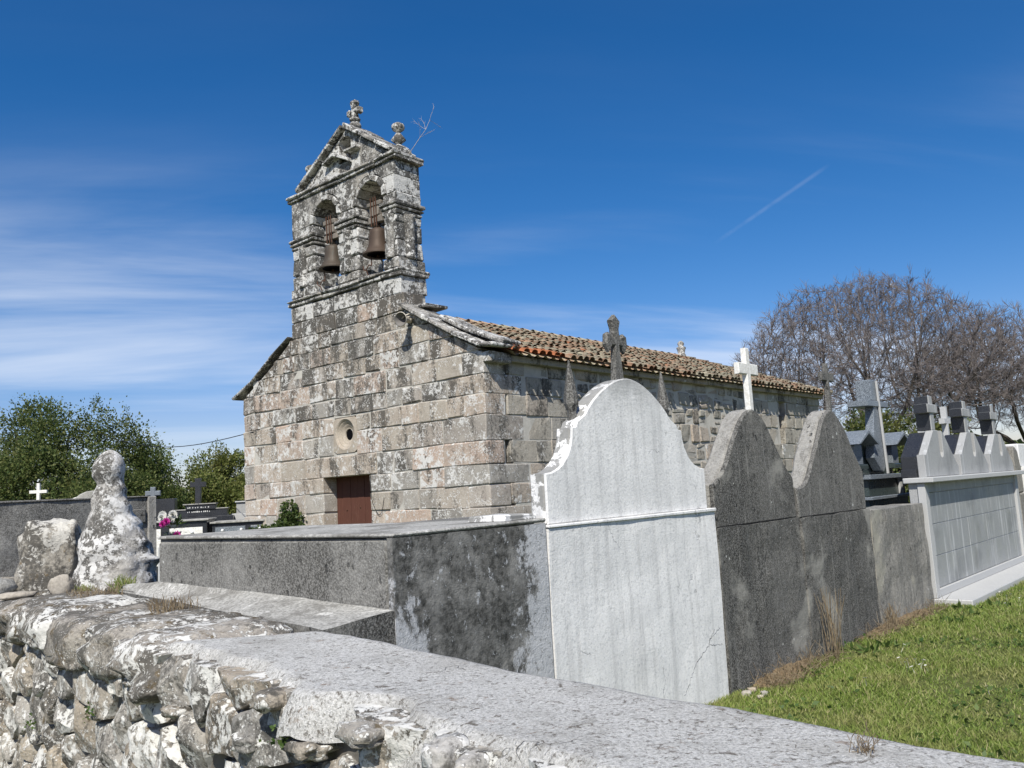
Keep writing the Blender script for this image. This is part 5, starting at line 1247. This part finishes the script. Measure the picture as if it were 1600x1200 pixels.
def ground_bits():
    for k, (s0, s1, bw) in enumerate(((2.15, 3.5, .26), (4.3, 6.75, .22))):
        v = []; f = []; ns, nb = 40, 10
        for i in range(ns + 1):
            for j in range(nb + 1):
                s = s0 + (s1 - s0) * i / ns; t = j / nb; b = .02 - t * bw * (1 + .45 * mnoise.noise(Vector((s * 3, k, 0)))); e = math.sin(math.pi * min(1, i / ns)) ** .5
                z = -.03 + (.085 * (1 - t) ** .8 * e) + .022 * mnoise.fractal(Vector((s * 9, b * 9, k)), 1, 2, 4); v.append(trow(s, b, z))
        for i in range(ns):
            for j in range(nb): a = i * (nb + 1) + j; f.append((a, a + 1, a + nb + 2, a + nb + 1))
        o = pm('bare_earth', v, f, 'soil', None, True); o['kind'] = 'structure'
        strands('straw_litter', along_row(s0 + .05, s1 - .05, -bw, -.02, .0, .05), .13, .7, .0022, 'straw', 'dead straw lying along the foot of the blackened tombs' if k == 0 else 'dead straw lying along the foot of the low stained wall', None, 30 + k, 420, .25, (-.6, -.6, .3))
    strands('dry_grass_clump', along_row(3.50, 3.74, -.16, -.05, 0, .03), .55, .10, .0028, 'straw', 'tall dry brown grass clump against the joint of the blackened tombs', 'dry grass', 41, 45)
    strands('dry_grass_clump', along_row(5.0, 5.3, -.12, -.04, 0, .05), .2, .16, .0028, 'straw', 'short dry brown grass clump at the foot of the low stained wall', 'dry grass', 42, 60)
    def wp(s0, s1, w0, w1, z):
        def fn(rg, n):
            s = rg.uniform(s0, s1, n); w = rg.uniform(w0, w1, n); q = s[:, None] * wd + w[:, None] * wn; return np.column_stack([q, np.full(n, z)])
        return fn
    strands('dry_grass_tuft', wp(4.75, 5.05, 1.55, 1.75, 1.0), .085, .3, .0022, 'straw', 'dry yellow grass tuft growing on the wall top', 'dry grass', 43, 150)
    strands('dry_grass_tuft', wp(6.2, 6.6, 1.5, 1.85, 1.005), .07, .3, .0022, 'straw', 'thin dry grass tuft at the foot of the stone figure', 'dry grass', 44, 160)
    strands('green_grass_tuft', wp(6.35, 6.6, 1.78, 1.9, 1.01), .11, .28, .0026, 'grass', 'fresh green grass tuft at the foot of the stone figure', 'grass', 45, 120)
    strands('green_grass_tuft', wp(6.65, 6.8, 1.6, 1.72, 1.01), .06, .28, .0026, 'grass', 'small green grass tuft beside the tan stone', 'grass', 46, 70)
    # broad-leaved weeds
    rg = np.random.default_rng(77)
    for k, (s, b) in enumerate(((6.6, -.35), (6.2, -.55), (5.7, -.5), (4.2, -.35), (6.95, -.62), (3.9, -.28))):
        n = 16; q = T0 + s * td + b * tb; P = np.column_stack([np.tile(q, (n, 1)) + rg.normal(0, .05, (n, 2)), np.full(n, .0)]); D = rg.normal(size=(n, 3)); D[:, 2] = np.abs(D[:, 2]) * .8 + .35; L = rg.uniform(.06, .13, n); v, f = leaves(P, D, L, L * .17, rg); o = np_mesh('broadleaf_weed', v, f, 'weed')
        tag(o, ['broad-leaved weed by the left end of the granite base step', 'broad-leaved weed in front of the low stained wall, second from the granite step', 'broad-leaved weed in front of the middle of the low stained wall', 'broad-leaved weed in front of the second blackened tomb', 'broad-leaved weed out on the lawn off the granite step corner', 'broad-leaved weed beside the tall dry grass clump'][k], 'weed', 'weeds along the tomb row')
    # daisies and a dandelion
    rd = random.Random(9)
    def daisy(x, y, r, h, mat, name, label, cat, group):
        v = []; f = []; n = 10
        for k in range(n):
            a = 2 * math.pi * k / n; b = len(v); c, s = math.cos(a), math.sin(a); v += [(0, 0, h), (r * .6 * c - r * .22 * s, r * .6 * s + r * .22 * c, h + .004), (r * c, r * s, h + .002), (r * .6 * c + r * .22 * s, r * .6 * s - r * .22 * c, h + .004)]; f.append((b, b + 1, b + 2, b + 3))
        b = len(v); v += [(.002, 0, 0), (-.001, .002, 0), (-.001, -.002, 0), (0, 0, h)]; f += [(b, b + 1, b + 3), (b + 1, b + 2, b + 3), (b + 2, b, b + 3)]
        o = pm(name, v, f, mat); o.location = (x, y, 0); o.rotation_euler = (-.35, rd.uniform(-.3, .2), rd.uniform(0, 6)); tag(o, label, cat, group)
    spots = [(3.35 + rd.gauss(0, .12), -.85 + rd.gauss(0, .10)) for _ in range(9)] + [(7.6 + rd.gauss(0, .35), -.75 + rd.gauss(0, .14)) for _ in range(12)] + [(rd.uniform(2.5, 10), -rd.uniform(.5, 3.2)) for _ in range(22)]
    for k, (s, b) in enumerate(spots):
        q = T0 + s * td + b * tb; lab, grp = ('small white daisy in the cluster before the blackened tombs', 'daisies before the blackened tombs') if k < 9 else ('small white daisy in the cluster beside the granite base step', 'daisies by the granite step') if k < 21 else ('small white daisy scattered alone on the lawn', 'daisies scattered on the lawn')
        daisy(q[0], q[1], rd.uniform(.010, .016), rd.uniform(.055, .085), 'petal_w', 'daisy', lab, 'flower', grp)
    q = T0 + 4.0 * td - 1.75 * tb; daisy(q[0], q[1], .02, .08, 'petal_y', 'dandelion', 'single yellow dandelion on the lawn', 'flower', None)
    # white rubble chips at the corner of the whitewashed tomb
    for k, (s, b, r_) in enumerate(((2.0, -.10, .05), (2.08, -.2, .035), (2.12, -.08, .04), (1.97, -.22, .03))):
        q = trow(s, b, .02); o = rough_rock('stone_chip', (0, 0, 0), (r_ * 1.4, r_, r_ * .8), 'pebble', None, k + 70, 10, .35, 0, 4); o.location = q; tag(o, 'broken pale chip at the foot of the whitewashed tomb corner', 'stone', 'pale chips by the whitewashed tomb')
ground_bits()

def wall_plants():
    rg = np.random.default_rng(3)
    # ivy bush at the church foot
    t = thing('ivy_bush', 'small green ivy bush growing at the foot of the church front', 'bush', cpt(-.1, 5.15, 0), TH)
    n = 3400; k = rg.integers(0, 9, n); c = np.array([(-.05, 0, .75), (-.08, .1, 1.0), (-.05, -.08, 1.2), (-.05, .0, 1.45), (-.05, .12, 1.2), (-.06, .3, 1.0), (-.06, .55, .98), (-.05, .9, 1.02), (-.05, 1.3, 1.02)])[k]; rr = np.array([.32, .28, .24, .16, .2, .2, .17, .14, .10])[k]
    d = rg.normal(size=(n, 3)); d /= np.linalg.norm(d, axis=1, keepdims=True); P = c + d * (rr * rg.uniform(.5, 1.15, n))[:, None]; P[:, 0] = np.minimum(P[:, 0], .06); keep = P[:, 2] > .02; P, d = P[keep], d[keep]; L = rg.uniform(.035, .075, len(P)); v, f = leaves(P, d + rg.normal(0, .5, d.shape), L, L * .42, rg); np_mesh('foliage', v, f, 'ivy', t)
    tube_path('stem', [(0, 0, 0), (-.04, .03, .5), (-.03, 0, 1.0), (-.03, .0, 1.4)], [.02, .016, .012, .006], 'bark', t, 5)
    # dead plant on top of the belfry
    o = None; A = []; B = []; RA = []
    def grow(p, d, L, r, depth):
        q = p
        for s_ in range(4):
            d2 = (d + Vector(rg.normal(0, .10, 3))).normalized(); e = q + d2 * L / 4; A.append(q); B.append(e); RA.append(r * (1 - .15 * s_))
            if depth and s_ >= 1:
                for _ in range(2 if depth == 2 else 2): grow(e, (d2 + Vector(rg.normal(0, .55, 3))).normalized(), L * .32, r * .5, depth - 1)
            q = e; d = d2
    b0 = Vector(cpt(.35, 1.93, 7.76))
    rightv = Vector((1, 0, 0)); grow(b0, (rightv * .85 + Vector((0, 0, .85))).normalized(), .8, .007, 2)
    v, f = tubes(np.array(A), np.array(B), np.array(RA), np.array(RA) * .8, 3); o = np_mesh('dead_plant', v, f, 'dead_twig'); tag(o, 'dead pale twiggy plant growing from the top of the bell gable', 'plant')
    # ferns and moss in the boundary wall joints
    spots = [(2.48, .86, 'tiny green fern in the wall joint under the concrete edge'), (2.45, .60, 'green fern sprig low on the stone wall, middle of the lower edge'), (4.6, .62, 'small green fern in the wall joint near the left edge'), (5.9, .35, 'yellow-green moss cushion low at the left of the stone wall')]
    for k, (s, z, lab) in enumerate(spots):
        n = 48; p = np.array(wpt(s, W0 - .035, z)); P = p + rg.normal(0, .022, (n, 3)); D = rg.normal(size=(n, 3)) + np.array([-wn[0], -wn[1], .2]) * .9; L = rg.uniform(.010, .024, n); v, f = leaves(P, D, L, L * .38, rg); o = np_mesh('wall_fern', v, f, 'weed'); tag(o, lab, 'fern', 'little plants in the wall')
    strands('dry_sprig', lambda r_, n: np.array(wpt(.92, 1.66, 1.0)) + r_.normal(0, .012, (n, 3)) * [1, 1, 0], .05, .5, .001, 'straw', 'tiny dry sprig on the concrete capping before the whitewashed tomb', 'dry grass', 81, 30)
wall_plants()

def cable():
    a, b = Vector((-12.0, 24.5, 3.9)), Vector(cpt(-.02, 6.6, 3.1)); pts = [a.lerp(b, k / 16) - Vector((0, 0, .35 * math.sin(math.pi * k / 16))) for k in range(17)]
    tag(tube_path('overhead_cable', pts, .009, 'cable', None, 4), 'thin overhead cable running from the trees to the church corner', 'cable')
cable()
print('objects', len(bpy.data.objects))
